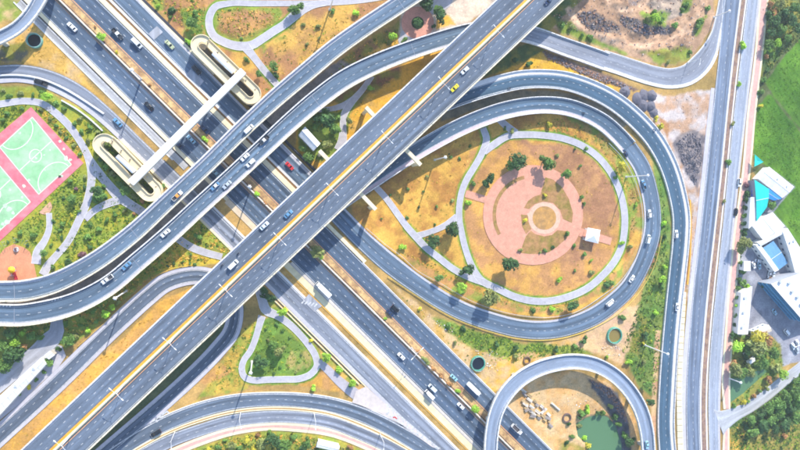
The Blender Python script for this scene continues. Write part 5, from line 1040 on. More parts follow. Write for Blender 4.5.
GROUPS = [
 ('plants round the pink plaza', 'around the pink plaza', [(518,161.5,7,'dark'),(511,166,4.5,'mid'),(547.5,161.5,7.6,'mid'),(566.5,173.5,5.2,'mid'),(491,178.5,6,'dark'),(486,184,4.6,'dark'),(473.5,184,3.8,'mid'),(469,202.2,3.6,'bright'),(512,263.5,8.6,'dark'),(567,233,3,'mid'),(559.6,279.5,3.2,'bright'),(585,254.5,2.8,'mid'),(591,260.5,2.2,'bright'),(574.5,246,2.2,'mid'),(545,250.5,2.2,'mid'),(553,247,2.2,'dark'),(582,197,2.6,'mid'),(584,204,2.2,'mid'),(575,270.5,1.8,'mid'),(525,221,2.4,'yellow'),(545,195,2.6,'yellow'),(540,252,1.6,'olive'),(520,250,2,'olive')]),
 ('trees along the park paths', 'along the forked park paths', [(452.6,229,7.2,'dark'),(433,241.5,6.4,'dark'),(466.5,270,5.8,'dark'),(440,277.3,4.3,'mid'),(402.5,247,3.6,'bright'),(461,288,6,'bright'),(490.6,297.6,8,'olive'),(573,306.3,6,'dark'),(533,310.5,2.6,'mid'),(553,309,3.4,'bright'),(463,293,2,'mid'),(592.5,272,3,'olive'),(611.5,283,3.6,'mid'),(606,285,3.4,'dark')]),
 ('shrubs on the yellow lawn', 'on the yellow lawn west of the plaza', [(407.5,189.3,2,'mid'),(423.5,191.5,1.7,'mid'),(436.8,206.6,1.9,'mid'),(451,156.5,1.7,'mid'),(460,158.5,1.8,'mid'),(470,146,1.8,'mid'),(427,176.5,2,'olive'),(419,207,2,'olive'),(407.5,217.5,1.8,'mid'),(452,200,2,'olive'),(449,154,1.5,'dark'),(381.5,218.5,1.5,'mid'),(390.5,195,1.6,'dark'),(435,224.5,1.8,'mid')]),
 ('plants at the top of the ring path', 'around the ring path', [(548.8,124.8,3.7,'yellow'),(575,149,2,'mid'),(557.5,155,2,'olive'),(621.5,167,5.2,'yellow'),(636,205.2,2.6,'bright'),(512,131,3,'olive'),(505,128.5,2.4,'mid'),(622,243,2.6,'bright'),(616,177,2.4,'mid'),(586,148,2,'mid'),(630,247,3,'olive'),(580,166,2,'mid')]),
 ('trees by the sand coloured square', 'by the sand coloured square', [(440.5,16,7,'dark'),(438,11,5,'mid'),(426.6,3.6,6.4,'dark'),(434,26,3.4,'dark'),(403.8,40.5,3.4,'mid'),(417.7,22.6,5.4,'dark'),(393.8,36,5.2,'bright'),(389,42,3.6,'olive')]),
 ('plants on the northern lawns', 'on the northern orange lawns', [(294.4,9.5,5.6,'mid'),(299,6,4.4,'mid'),(355,13.4,3.3,'bright'),(333,11,3.2,'mid'),(318,26.2,2.6,'olive'),(258.3,73,4.2,'mid'),(273.5,66,4.4,'mid'),(247,59.5,3.4,'mid'),(276,75,3.4,'dark'),(191.5,23,5.6,'mid'),(171.6,11,4,'dark'),(170,17.5,3,'mid'),(158,5.8,3.2,'bright'),(188.7,42,4,'bright'),(196,14,3.6,'mid'),(319,38,2,'olive'),(307,44,2,'olive'),(303,25,2.4,'olive'),(241,38.5,1.8,'mid')]),
 ('trees by the white hall', 'by the small white hall', [(324,118.5,10,'dark'),(334,128.5,6.5,'mid'),(316,126,4,'mid'),(371,88.5,4.3,'bright'),(350,121,4.2,'olive'),(327,145,4.6,'olive'),(307,157,5,'mid'),(303,148,4.4,'mid'),(310,112.5,4,'dark'),(338,117,3.4,'mid'),(325,112.5,4.4,'mid')]),
 ('plants in the highway reservation', 'in the highway reservation', [(101.5,36.8,4.6,'bright'),(205,139.2,3.8,'bright'),(257.7,194,3.2,'bright'),(316.5,252,6.4,'olive'),(320,256,3.4,'bright'),(424.5,359,3.8,'olive'),(428,362.5,3,'olive'),(385.5,318.5,2,'bright'),(441,376,3,'rust'),(449,384,3.4,'rust'),(457.7,390.8,3.2,'bright'),(474,409,4.2,'bright'),(418,352,2.4,'rust'),(434,369,2.6,'rust'),(150,85,2,'rust'),(265,203,2,'rust'),(117,52,1.8,'yellow'),(95,27,1.8,'rust')]),
 ('trees under the viaduct edge', 'between the viaduct and the triangular island', [(267.8,297,6.6,'dark'),(264,291,4.6,'dark'),(282.4,311.8,4.6,'bright'),(285.5,309.5,3.4,'yellow')]),
 ('plants in the triangular island', 'in the triangular green island', [(280.5,351,6.2,'olive'),(262.7,362.8,6,'dark'),(273.5,345.5,4.6,'mid'),(258,360,4,'dark'),(281,366.5,2,'mid'),(274,373.5,1.8,'dark'),(302,354,2,'olive'),(277,324,2,'mid'),(283,330,2,'mid'),(290,337,1.8,'mid'),(266,329,2,'mid'),(296,372,1.8,'olive'),(268,340,2,'olive')]),
 ('trees on the paved walk', 'along the grey paved walk', [(326.6,357,5,'bright'),(340,369.8,3.7,'bright'),(352.6,382,5,'bright'),(313.5,387.5,3.2,'bright'),(350,386,3.2,'mid'),(311,341,2.6,'yellow')]),
 ('bushes in the western park', 'in the western green park', [(19.6,233.2,3.4,'mid'),(33.6,234.5,4,'mid'),(43.7,253,5,'mid'),(68.4,262,4.8,'dark'),(81.7,255.2,4,'purple'),(90,247,3,'dark'),(87.5,236,4,'mid'),(53,267.5,3,'mid'),(71.5,199,4.8,'mid'),(75.5,189,2.4,'purple'),(63,198,1.8,'dark'),(71.6,215.3,2.2,'yellow'),(80,202.5,2.6,'olive'),(84,187,2.6,'dark'),(85,177,2.8,'olive'),(79.5,211,2.4,'mid'),(53.5,221,2.2,'dark'),(62,224,2.8,'mid'),(70,180.5,3,'mid'),(59.5,176,1.6,'dark'),(107,220,3,'mid'),(115,214,3.4,'mid'),(124,211,2.8,'olive'),(99,229,3.2,'mid'),(90,224,2.4,'mid'),(134,214,2.2,'rust'),(62,238,2.2,'dark'),(60.5,230,1.8,'mid'),(75,243,2.2,'mid'),(51,245,2.2,'mid'),(58,249.5,2,'dark'),(84,262,2,'olive'),(64,270,2,'mid'),(17,240,2,'mid'),(8,242,2.2,'mid'),(27,245,2,'dark')]),
 ('trees in the path fork island', 'in the island of the forked western path', [(97,190.5,6.6,'dark'),(99.5,196,5.4,'mid'),(95.5,200,4,'mid'),(103,195,3.4,'dark')]),
 ('trees near the western oval ramp', 'around the western oval ramp', [(125,190.5,4.6,'mid'),(119,184,4.2,'mid'),(112,173,3.8,'olive'),(107,166.5,3.6,'mid'),(101,158,3,'dark'),(95.5,150,3.2,'mid'),(88,140.5,3,'olive'),(82,132,3,'mid'),(74,124,3.2,'mid'),(90,127,3.6,'mid'),(98,132,3,'olive'),(135,196.5,3.4,'olive'),(142,201.5,2.8,'rust'),(162,186,3,'mid'),(80,118.5,3,'olive'),(104,186,2.4,'mid')]),
 ('bushes by the western road', 'beside the curved western road', [(46,96.5,4.4,'bright'),(42,92,3.2,'mid'),(55.5,102.5,3.4,'mid'),(55.5,101.5,1.8,'yellow'),(33,94.5,3,'mid'),(20,93.5,3.2,'olive'),(9,95.5,3.2,'mid'),(3,90,2.8,'olive'),(64,108.5,3,'mid'),(8,113,3,'mid'),(22,108,3,'mid'),(41,110,2.4,'olive'),(50,119,2.4,'olive'),(56,126,2.6,'mid'),(66,138,2.6,'mid'),(74,146,2.6,'olive'),(80,154,2.4,'mid'),(2.5,120,3,'mid'),(60.5,132,2,'olive')]),
 ('trees by the yard', 'at the bottom left yard', [(10.8,335.8,7,'mid'),(31.7,336,5,'mid'),(11.4,355,9.6,'dark'),(3.5,366,8,'mid'),(15,342,5.6,'bright'),(50,363,4.8,'mid'),(68,340.5,6,'mid'),(29,386.8,3.2,'yellow'),(44,372,2.8,'mid'),(36,379.5,2.6,'mid'),(23,333,4.2,'bright'),(3,346,5,'mid'),(24,346,4,'rust'),(40,337,3.6,'mid'),(19,394,2.4,'mid'),(23,350,3.4,'dark'),(76,336,4,'olive'),(58.5,349,3.4,'dark'),(11,401,2.2,'mid')]),
 ('bushes below the south ramp', 'below the south ramp', [(87.5,331,4,'bright'),(105.7,313.7,4.2,'bright'),(112.7,308,4.2,'bright'),(80,325,3,'mid'),(97,322,2.6,'mid'),(66,324,3,'mid'),(70,336,3.4,'mid'),(118,303,2.6,'olive'),(198,236.5,4,'mid'),(167.5,266,2,'dark'),(174,263,2,'dark'),(183,262,1.8,'mid'),(190,263.5,1.8,'mid'),(195,264,1.8,'dark'),(191,254.5,1.8,'mid'),(94,311,2.6,'mid')]),
 ('trees south of the arc', 'south of the southern arc', [(274.8,441,8.6,'dark'),(284,446,7,'mid'),(307.6,442.5,5,'mid'),(303,449,4.4,'dark'),(262,445,5,'olive'),(246,440,4,'yellow'),(232,446,4.2,'olive'),(218,447,3.6,'mid'),(258,435,3,'rust'),(294,437,3,'mid'),(270,433,3,'mid'),(254,449,3.6,'yellow'),(240,448,3,'mid'),(225,440,2.6,'mid'),(350,447,3,'rust'),(320,441,2.4,'mid'),(336,446,2.2,'mid'),(208,449,3,'yellow')]),
 ('saplings in the east median', 'in the brown east median', [(743,45,3.7,'bright'),(739.2,83.6,2.8,'bright'),(728.8,161.5,3.2,'mid'),(732.8,123.5,2.2,'olive'),(724,201.5,2.2,'olive')]),
 ('plants along the eastern hedge', 'along the hedge beside the footpath', [(747,185,3.2,'purple'),(746.5,193,3.2,'dark'),(746,201,3.2,'dark'),(745.5,208,3.2,'dark'),(745,216,3,'mid'),(744.5,224,3.2,'dark'),(746.3,243.5,7.2,'olive'),(741,250,4.6,'olive'),(743.5,233,3.6,'dark'),(741.5,264,3.4,'mid'),(742,272,3.4,'mid'),(743.5,282,3.6,'mid'),(739.5,279,3,'dark'),(738.5,288,3,'mid'),(737.5,297,3.2,'dark'),(737.5,305,3.2,'bright'),(736.5,315,3.2,'mid'),(735.5,325,3.2,'dark'),(735,334,3.4,'mid'),(747,287,3.2,'bright'),(763,285.5,2.6,'mid'),(772.9,205.3,4.6,'mid')]),
 ('trees by the small pond', 'by the small eastern pond', [(755.8,338,7.6,'yellow'),(736,347.5,5.2,'bright'),(757.7,346,9,'olive'),(766,340,6.6,'rust'),(774.8,353.8,6,'mid'),(764.6,361,6,'mid'),(758.3,366,4.6,'mid'),(736.8,369.8,5.6,'olive'),(743,371.5,4.8,'mid'),(750,370.5,5.6,'olive'),(783,374.8,4.4,'bright'),(768.4,379.8,4,'rust'),(776,369,4,'olive'),(745,356,3,'dark'),(733.5,363,3.2,'rust'),(766,388,3,'olive'),(754,396,2.8,'rust'),(744,403,3,'yellow'),(734,405.5,2.8,'mid'),(748,401,2.4,'mid'),(760,391,2.6,'mid'),(732,336,3.4,'dark'),(750,349,5,'mid')]),
 ('scrub trees in the lower right corner', 'in the lower right scrub', [(752,421,5,'mid'),(760,415,5.4,'dark'),(769,410,5.2,'mid'),(778,404,5.4,'mid'),(787,397,5.6,'mid'),(796,391,5.6,'mid'),(790,408,5.6,'dark'),(781,414,5.4,'mid'),(772,420,5.4,'mid'),(763,426,5.4,'dark'),(754,432,5,'mid'),(799,402,6,'mid'),(797,418,6,'mid'),(786,424,5.4,'dark'),(775,430,5,'dark'),(745,427,2.8,'dark'),(800,380,5,'mid'),(785,436,3.4,'rust')]),
 ('scrub trees in the upper right corner', 'in the upper right scrub', [(768,14,4,'dark'),(775,22,5,'dark'),(784,12,5.6,'dark'),(795,8,5.6,'mid'),(780,4,4.6,'olive'),(792,20,5.4,'dark'),(772,32,4.8,'dark'),(781,30,4.6,'mid'),(797,30,5,'dark'),(788,38,4.6,'mid'),(769,44,4.4,'mid'),(778,44,5,'bright'),(766,56,3,'rust'),(771,54,3.4,'mid'),(764,80,3.4,'mid'),(761,93,3,'mid'),(760,106,2.4,'yellow'),(767,70,2.2,'dark'),(770,4,3.4,'rust')]),
 ('shrubs in the rubble field', 'in the rubble field', [(655,19.5,4.6,'bright'),(660,21,4,'mid'),(647,20,3.6,'olive'),(653,13,3.4,'mid'),(686,5,3.6,'mid'),(682,10,3,'mid'),(698,24,4,'mid'),(562,26,3.8,'mid'),(571,28,3.2,'olive'),(582,35,3,'mid'),(590,38,3,'mid'),(668,62,2.4,'olive'),(690,52,2.8,'mid'),(708,9,3,'mid'),(674,25,3,'mid'),(515,60,3.4,'dark'),(529,64,3.4,'dark'),(661,127,3.6,'yellow'),(656,119,2.4,'yellow')]),
 ('bushes in the loop verge', 'in the green verge between the loop carriageways', [(664,224,3,'bright'),(664.5,267.5,3.2,'bright'),(662.5,279,4.4,'bright'),(662,285,3.6,'mid'),(655,313,3.4,'bright'),(622,318,3,'mid'),(645,336,4,'dark'),(628,362,3.2,'bright'),(648,384,4.4,'mid'),(651,402,4.2,'dark'),(607,357,2.6,'bright'),(643,343,2,'yellow'),(644,362,3,'olive'),(664.5,236,2.6,'dark')]),
 ('bushes round the pond', 'round the green pond', [(614.8,416,4,'dark'),(610,406,2.6,'olive'),(631,442,6,'dark'),(587.5,409.6,4,'bright'),(582,413,3.4,'mid'),(580,427,3,'olive'),(586,440,3.2,'bright'),(590,446,3.4,'yellow'),(569,424,2.8,'dark'),(572,437,2.4,'mid'),(624,436,3.4,'mid'),(618,424,3.2,'mid'),(603,413,3.2,'mid'),(597,413.5,2.6,'dark'),(580,418,2.8,'dark'),(567,443,2.2,'dark')]),
 ('bushes below the park loop', 'in the verge below the park loop', [(449,326,3.2,'mid'),(464,329,3.2,'dark'),(497,344,3.2,'dark'),(516,348,3.4,'dark'),(556,349,3.4,'dark'),(575,346,3.2,'mid'),(584,342,3,'dark'),(515,357,3,'olive'),(455,343,2.8,'olive'),(420,309,2,'yellow'),(586,337.5,2.6,'mid')]),
]
for grp, where, items in GROUPS:
    for tree in (True, False):
        for tone in ADJ:
            sel = [it for it in items if it[3] == tone and (it[2] >= 4.2) == tree]
            sel.sort(key=lambda q: q[0])
            for i, (x, y, r, tn) in enumerate(sel):
                kind = 'tree' if tree else 'bush'
                lb = f'{ADJ[tn]} {kind} {where}' if len(sel) == 1 else f'{ADJ[tn]} {kind} {where}, {ordinal(i, len(sel))} such'
                plant(x, y, r, tn, lb, grp, tree)

# ================================================================== FOOTBRIDGE WITH OVAL RAMPS
BEIGE = concrete('beige_concrete', rgb(246, 230, 192), amp=.07); ROOFW = mottled('white_roof_sheet', (.82, .82, .82, 1), amp=.04, scale=.5, rough=.5, b_str=0)
FB0, FB1 = G(243.5, 70.5, 9.2), G(130.5, 183, 9.2)
fb = empty('footbridge', ((FB0+FB1)[0]/2, (FB0+FB1)[1]/2, 0)); tag(fb, 'white roofed footbridge crossing the highway between two beige oval ramps', 'footbridge')
d = FB1-FB0; LN = np.linalg.norm(d); d /= LN; nrm = np.array([-d[1], d[0], 0])
def fbstrip(w0, w1, za, zb, A=FB0, Bq=FB1): return np.array([A+nrm*w0, Bq+nrm*w0])+[0, 0, za], np.array([A+nrm*w1, Bq+nrm*w1])+[0, 0, za]
m = MB(); a_, b_ = fbstrip(1.3, -1.3, 0, 0); a_[:, 2] = 6.3; b_[:, 2] = 6.3; m.beam(a_, b_, -.7, 0); m.build('walkway', BEIGE, fb)
for s in (1.3, -1.15):
    m = MB(); a_, b_ = fbstrip(s, s-.15, 0, 0); a_[:, 2] = 6.3; b_[:, 2] = 6.3; m.beam(a_, b_, .004, 1.1); m.build('side_panel', PALE, fb)
nseg = 18
for i in range(nseg):
    p, q = FB0+d*(LN*i/nseg+.03), FB0+d*(LN*(i+1)/nseg-.03)
    A1, A2, R1_, R2_ = p+nrm*1.5, q+nrm*1.5, p, q; B1_, B2_ = p-nrm*1.5, q-nrm*1.5; up = np.array([0, 0, .35]); dn = np.array([0, 0, -.08])
    m = MB(); m.add([A1, A2, R2_+up, R1_+up, B1_, B2_, A1+dn, A2+dn, B1_+dn, B2_+dn, R1_+up+dn, R2_+up+dn], [(0, 1, 2, 3), (3, 2, 5, 4), (6, 10, 11, 7), (10, 8, 9, 11), (0, 6, 7, 1), (4, 5, 9, 8)]); m.build('roof_panel', ROOFW, fb)
m = MB()
for i in range(nseg+1):
    p = FB0+d*LN*i/nseg
    for s in (1.2, -1.2): m.tube([(p[0]+nrm[0]*s, p[1]+nrm[1]*s, 7.2), (p[0]+nrm[0]*s, p[1]+nrm[1]*s, 9.15)], .06, 5)
m.build('roof_posts', STEEL, fb)['kind'] = 'stuff'
for f in (.06, .355, .565, .93):
    p = FB0+d*LN*f; m = MB(); m.tube([(p[0], p[1], -.3), (p[0], p[1], 5.6)], .5, 12); m.build('pier', PIERC, fb)
def oval_ramp(A, Bq, label, strip):
    hm = 5.0; Aw, Bw = G(*A, hm), G(*Bq, hm); ax = Bw-Aw; Lx = np.linalg.norm(ax[:2]); ax = ax/Lx; nn = np.array([-ax[1], ax[0], 0]); Rc = 6.6*.465
    root = empty('oval_ramp', ((Aw+Bw)[0]/2, (Aw+Bw)[1]/2, 0)); tag(root, label, 'ramp', 'footbridge ramps')
    per = 2*Lx+2*math.pi*Rc; n = 260; turns = 2.0; C_ = []; T_ = []
    for i in range(n+1):
        s = (turns*per*i/n) % per
        if s < Lx: p = Aw+ax*s+nn*Rc; t = ax
        elif s < Lx+math.pi*Rc:
            a = (s-Lx)/Rc; p = Bw+nn*Rc*math.cos(a)+ax*Rc*math.sin(a); t = ax*math.cos(a)-nn*math.sin(a)
        elif s < 2*Lx+math.pi*Rc: p = Bw-ax*(s-Lx-math.pi*Rc)-nn*Rc; t = -ax
        else:
            a = (s-2*Lx-math.pi*Rc)/Rc; p = Aw-nn*Rc*math.cos(a)-ax*Rc*math.sin(a); t = -ax*math.cos(a)+nn*math.sin(a)
        p = np.array(p); p[2] = .3+6.0*i/n; C_.append(p); T_.append(t)
    C_ = np.array(C_); T_ = np.array(T_); NL = np.stack([-T_[:, 1], T_[:, 0], 0*T_[:, 0]], 1)
    m = MB(); m.beam(C_+NL*1.6, C_-NL*1.6, -.3, 0); m.build('ramp_deck', BEIGE, root)
    for s in (1.6, -1.3):
        m = MB(); m.beam(C_+NL*s, C_+NL*(s-.3), .004, .7); m.build('ramp_parapet', BEIGE, root)
    for f in np.linspace(0, 1, 6):
        for s in (1, -1):
            p = Aw+ax*Lx*f+nn*Rc*s; m = MB(); m.box((p[0], p[1], -.3), (.5, .5, 5.2), math.atan2(ax[1], ax[0])); m.build('column', PIERC, root)
    a, b = G(*strip[0], 7.4), G(*strip[1], 7.4); dd = (b-a)/np.linalg.norm(b-a); n2 = np.array([-dd[1], dd[0], 0])*.95
    m = MB(); m.frustum([a-n2, b-n2, b+n2, a+n2], [a-n2*.3+[0, 0, .35], b-n2*.3+[0, 0, .35], b+n2*.3+[0, 0, .35], a+n2*.3+[0, 0, .35]]); m.build('stair_roof', ROOFW, root)
    for i in range(14):
        p = a+(b-a)*(i+.5)/14; m = MB(); m.box((p[0], p[1], .1+5.8*i/14), (np.linalg.norm(b-a)/14+.05, 1.5, .3), math.atan2(dd[1], dd[0])); m.build('step', PIERC, root)
oval_ramp((202.5, 46.5), (250.3, 93.4), 'beige oval pedestrian ramp at the upper right end of the footbridge', ((213, 53), (233, 72)))
oval_ramp((105.8, 145.2), (150.2, 190.6), 'beige oval pedestrian ramp at the lower left end of the footbridge', ((117, 156), (134, 172)))

# ================================================================== BUILDINGS
WALLW = mottled('white_wall', (.74, .74, .72, 1), amp=.06); WALLG = mottled('grey_wall', rgb(170, 176, 188), amp=.08); TEAL = mottled('teal_sheet', rgb(40, 214, 204), amp=.06, rough=.5, b_str=0); BLUES = mottled('blue_sheet', rgb(60, 150, 232), amp=.06, rough=.5, b_str=0)
WIN = plain('window_glass', (.03, .08, .14, 1), .08, 0, 0, .7); FRAME = plain('window_frame', (.55, .58, .6, 1), .5)
def building(name, label, corners, h, wallm, roofm, pitch=.6, panels=6, eave=.35, cat='building', windows=True, flat_roof=False):
    """corners: four photo points of the roof outline in order (0-1 and 2-3 are the long sides)"""
    P = [G(x, y, h) for x, y in corners]; c = sum(P)/4
    area = sum(P[i][0]*P[(i+1) % 4][1]-P[(i+1) % 4][0]*P[i][1] for i in range(4))
    if area < 0: P = [P[1], P[0], P[3], P[2]]
    root = empty(name, (c[0], c[1], 0)); tag(root, label, cat)
    inn = [p+(c-p)/np.linalg.norm((c-p)[:2])*eave for p in P]
    m = MB(); m.prism([(p[0], p[1]) for p in inn], -.3, h-.05); m.build('walls', wallm, root)
    def on(u, v, z=0): return P[0]*(1-u)*(1-v)+P[1]*u*(1-v)+P[2]*u*v+P[3]*(1-u)*v+np.array([0, 0, z])
    for i in range(panels):
        u0, u1 = i/panels+.002, (i+1)/panels-.002; dz = random.uniform(0, .012)
        m = MB()
        if flat_roof: 
            a = [on(u0, 0, .05+dz), on(u1, 0, .05+dz), on(u1, 1, .05+dz), on(u0, 1, .05+dz)]; m.frustum([p-[0, 0, .12] for p in a], a)
        else:
            e = [on(u0, 0, dz), on(u1, 0, dz), on(u1, .5, pitch+dz), on(u0, .5, pitch+dz)]; f = [on(u0, .5, pitch+dz), on(u1, .5, pitch+dz), on(u1, 1, dz), on(u0, 1, dz)]
            for q in (e, f): m.frustum([p-[0, 0, .1] for p in q], q)
        m.build('roof_panel', roofm, root)
    for q_ in range(panels//3 if panels >= 7 else 0):
        p = on((q_*3+1.5)/panels, .3, pitch*.6+.02); m = MB(); m.box((p[0], p[1], p[2]-.1), (.9, .9, .55)); m.box((p[0], p[1], p[2]+.453), (1.1, 1.1, .08)); m.build('roof_vent', STEEL, root)
    if not flat_roof:
        m = MB(); a, b = on(0, .5, pitch+.02), on(1, .5, pitch+.02); m.tube([a, b], .12, 6); m.build('roof_ridge', PALE, root)
    if windows:
        for s in range(4):
            a, b = inn[s], inn[(s+1) % 4]; L = np.linalg.norm((b-a)[:2]); dd = (b-a)/L; nn = np.array([dd[1], -dd[0], 0]); k = int(L/3.2)
            for j in range(k):
                p = a+dd*(L*(j+.5)/k); rz = math.atan2(dd[1], dd[0])
                for zf in np.arange(1.0, h-1.6, 3.0):
                    m = MB(); m.box((p[0]+nn[0]*.04, p[1]+nn[1]*.04, zf), (1.5, .12, 1.3), rz); w_ = m.build('window', FRAME, root)
                    m = MB(); m.box((p[0]+nn[0]*.08, p[1]+nn[1]*.08, zf+.1), (1.3, .1, 1.1), rz); g_ = m.build('pane', WIN, root); 
                    g_.parent = w_; g_.location = (0, 0, 0)
    return root
ROOFB = mottled('bright_white_roof', (.82, .82, .82, 1), amp=.08, scale=.5, rough=.5, b_str=0, big=.08, hue=(.70, .70, .69, 1))
building('warehouse', 'white roofed shed at the upper corner of the eastern yard, touching the rice field', [(769,166.6),(793.8,186.8),(782.4,198.2),(757.7,178.6)], 4.2, WALLW, ROOFB, .8, 8, windows=False)
building('long_shed', 'narrow white shed beside the hedge below the blue parasols', [(750.6,197),(748.6,229),(755.6,222),(758.3,197)], 4, WALLW, ROOFB, .3, 6, windows=False)
building('warehouse', 'white roofed hall in the middle of the eastern yard', [(772.5,212),(785,226),(763,240),(752,226)], 4.5, WALLW, ROOFB, .7, 6, windows=False)
building('office_wing', 'large white roofed wing along the rice field edge', [(782,229.5),(787.5,228),(812,268),(796,276)], 5, WALLW, ROOFB, .4, 7)
building('office_wing', 'white roofed strip left of the sunken blue court', [(755,244.5),(759,243),(779,270),(774.8,272)], 4.4, WALLW, ROOFB, .3, 6)
building('office_wing', 'white roofed strip above the sunken blue court', [(757.5,242.8),(781.5,229.6),(783.5,233.5),(760.5,246.5)], 4.6, WALLW, ROOFB, .3, 5, windows=False)
building('court_roof', 'blue glazed roof sunk between the white wings', [(763,248),(773.5,241),(788,263),(778.5,270)], 3.2, WALLG, mottled('blue_grey_roof', rgb(118, 172, 214), amp=.12, scale=.4, rough=.35, b_str=0), .5, 5)
building('long_shed', 'long bright white shed beside the hedge in the lower yard', [(741.2,292),(737.4,334.4),(748,334.4),(752.4,286)], 3.6, WALLW, ROOFB, .5, 9, windows=False)
building('gatehouse', 'small white gatehouse at the head of the long shed', [(744,261),(750.5,261),(750.5,271),(743.6,271)], 3.6, WALLW, ROOFB, .2, 3, flat_roof=True)
building('shed', 'small cream shed beneath the yellow tree', [(753,331.5),(768.5,324.5),(772,331),(757,338)], 3.6, WALLW, mottled('cream_roof', rgb(238, 224, 200), amp=.1), .4, 4)
# glazed office block
ofc = [(771,284),(801,273),(834,312),(804,322)]
root = building('office_block', 'tall office block with blue glazed front at the right edge', ofc, 8.6, WALLG, ROOFB, 0, 6, .05, windows=False, flat_roof=True)
a, b = G(771.2,284.4,8.6), G(803.6,321.8,8.6); L = np.linalg.norm((b-a)[:2]); dd = (b-a)/L; nn = np.array([dd[1], -dd[0], 0]); c_ = G(800, 298, 8.6)
if np.dot(nn, a-c_) < 0: nn = -nn
rz = math.atan2(dd[1], dd[0])
for f in range(3):
    for j in range(14):
        p = a+dd*(L*(j+.5)/14)+nn*.06; m = MB(); m.box((p[0], p[1], .7+2.7*f), (L/14-.25, .16, 2.1), rz); w_ = m.build('window', plain('blue_curtain_wall', (.05, .22, .38, 1), .12, .2), root)
    m = MB(); p = (a+b)/2+nn*.25; m.box((p[0], p[1], .25+2.7*f), (L+.2, .5, .35), rz); m.build('floor_ledge', plain('ledge_blue', rgb(120, 190, 226), .4), root)
for j in range(6):
    p = a+dd*(L*(j+.6)/6.4)-nn*random.uniform(4, 9); m = MB(); m.box((p[0], p[1], 8.68), (1.6, 1.2, 1.0), rz); m.build('roof_unit', STEEL, root)
# teal roof pieces
building('teal_canopy', 'teal roofed workshop between the white sheds', [(754.5,179.5),(769,189),(767,207),(756.5,221.5)], 4.6, WALLG, TEAL, .5, 6, windows=False)
building('blue_canopy', 'small blue lean-to roof below the upper white shed', [(768.5,188),(782,198.5),(774,200.5),(767,198)], 4.0, WALLG, BLUES, .2, 3, windows=False)
P_ = GA([(755,154.5),(763.5,162),(754.5,166.6)], 3.2); r = empty('sail_canopy', (P_[:, 0].mean(), P_[:, 1].mean(), 0)); tag(r, 'small triangular teal sail canopy at the rice field edge', 'canopy')
m = MB(); cc = P_.mean(0)-[0, 0, .35]; m.add([*P_, cc, *(P_-[0, 0, .05]), cc-[0, 0, .05]], [(0, 3, 1), (1, 3, 2), (2, 3, 0), (4, 5, 7), (5, 6, 7), (6, 4, 7), (0, 1, 5, 4), (1, 2, 6, 5), (2, 0, 4, 6)]); m.build('sail', TEAL, r)
for p in P_: m = MB(); m.tube([(p[0], p[1], -.2), (p[0], p[1], 3.2)], .07, 6); m.build('post', STEEL, r)
for i in range(4):
    for j in range(2):
        x, y = 753.2+j*3.2-i*.1, 183.4+i*3.9; p = G(x, y, 2.6); r = empty('parasol', (p[0], p[1], 0)); tag(r, f'square blue parasol, {"left" if j == 0 else "right"} column, {["top", "second", "third", "bottom"][i]} row beside the teal workshop', 'parasol', 'blue parasols')
        m = MB(); m.add([(-.8, -.8, 2.4), (.8, -.8, 2.4), (.8, .8, 2.4), (-.8, .8, 2.4), (0, 0, 2.9)], [(0, 1, 4), (1, 2, 4), (2, 3, 4), (3, 0, 4), (3, 2, 1, 0)]); m.build('canopy', plain('parasol_blue', rgb(60, 96, 220), .7), r, False)
        m = MB(); m.tube([(0, 0, -.1), (0, 0, 2.5)], .05, 6); m.build('pole', STEEL, r, False)
building('white_hall', 'small white gabled hall on the lawn between ramp and viaduct', [(305,126.5),(320.5,143.5),(313.5,151),(298.5,135)], 5, WALLW, ROOFB, 1.3, 6)
building('market_roof', 'long white roof in the bottom left yard', [(41.8,357),(-20,414),(-12,428),(46,364.5)], 5, WALLW, ROOFB, .7, 10, windows=False)
building('gate_canopy', 'small white canopy at the head of the long white roof', [(50,350.5),(44,355.5),(49,359.5),(55,355)], 4, PIERC, ROOFB, .3, 3, windows=False)
building('white_shelter', 'white low shelter beside the southern footpath', [(318,441),(340,446),(338,452),(316,447)], 3.2, WALLW, ROOFB, .3, 5, windows=False)
# plaza pavilion
P_ = [G(x, y, 3.2) for x, y in ((587.6,227.6),(600.5,230),(598.2,243.5),(585,240.5))]; c = sum(P_)/4; r = empty('pavilion', (c[0], c[1], 0)); tag(r, 'white pyramid roofed pavilion at the edge of the plaza', 'pavilion')
ap = c+np.array([0, 0, 1.4])
for i in range(4):
    a, b = P_[i], P_[(i+1) % 4]; m = MB(); lo = np.array([0, 0, .1]); m.add([a, b, ap, a-lo, b-lo, ap-lo], [(1, 0, 2), (3, 4, 5), (0, 1, 4, 3)]); m.build('roof_panel', ROOFB, r)
    p = a+(c-a)*.14; m = MB(); m.tube([(p[0], p[1], -.1), (p[0], p[1], 3.2)], .12, 8); m.build('post', LAMPW, r)
m = MB(); m.prism(ccw([(p[0]+(c-p)[0]*.1, p[1]+(c-p)[1]*.1) for p in P_]), -.1, .12); m.build('floor', PIERC, r)

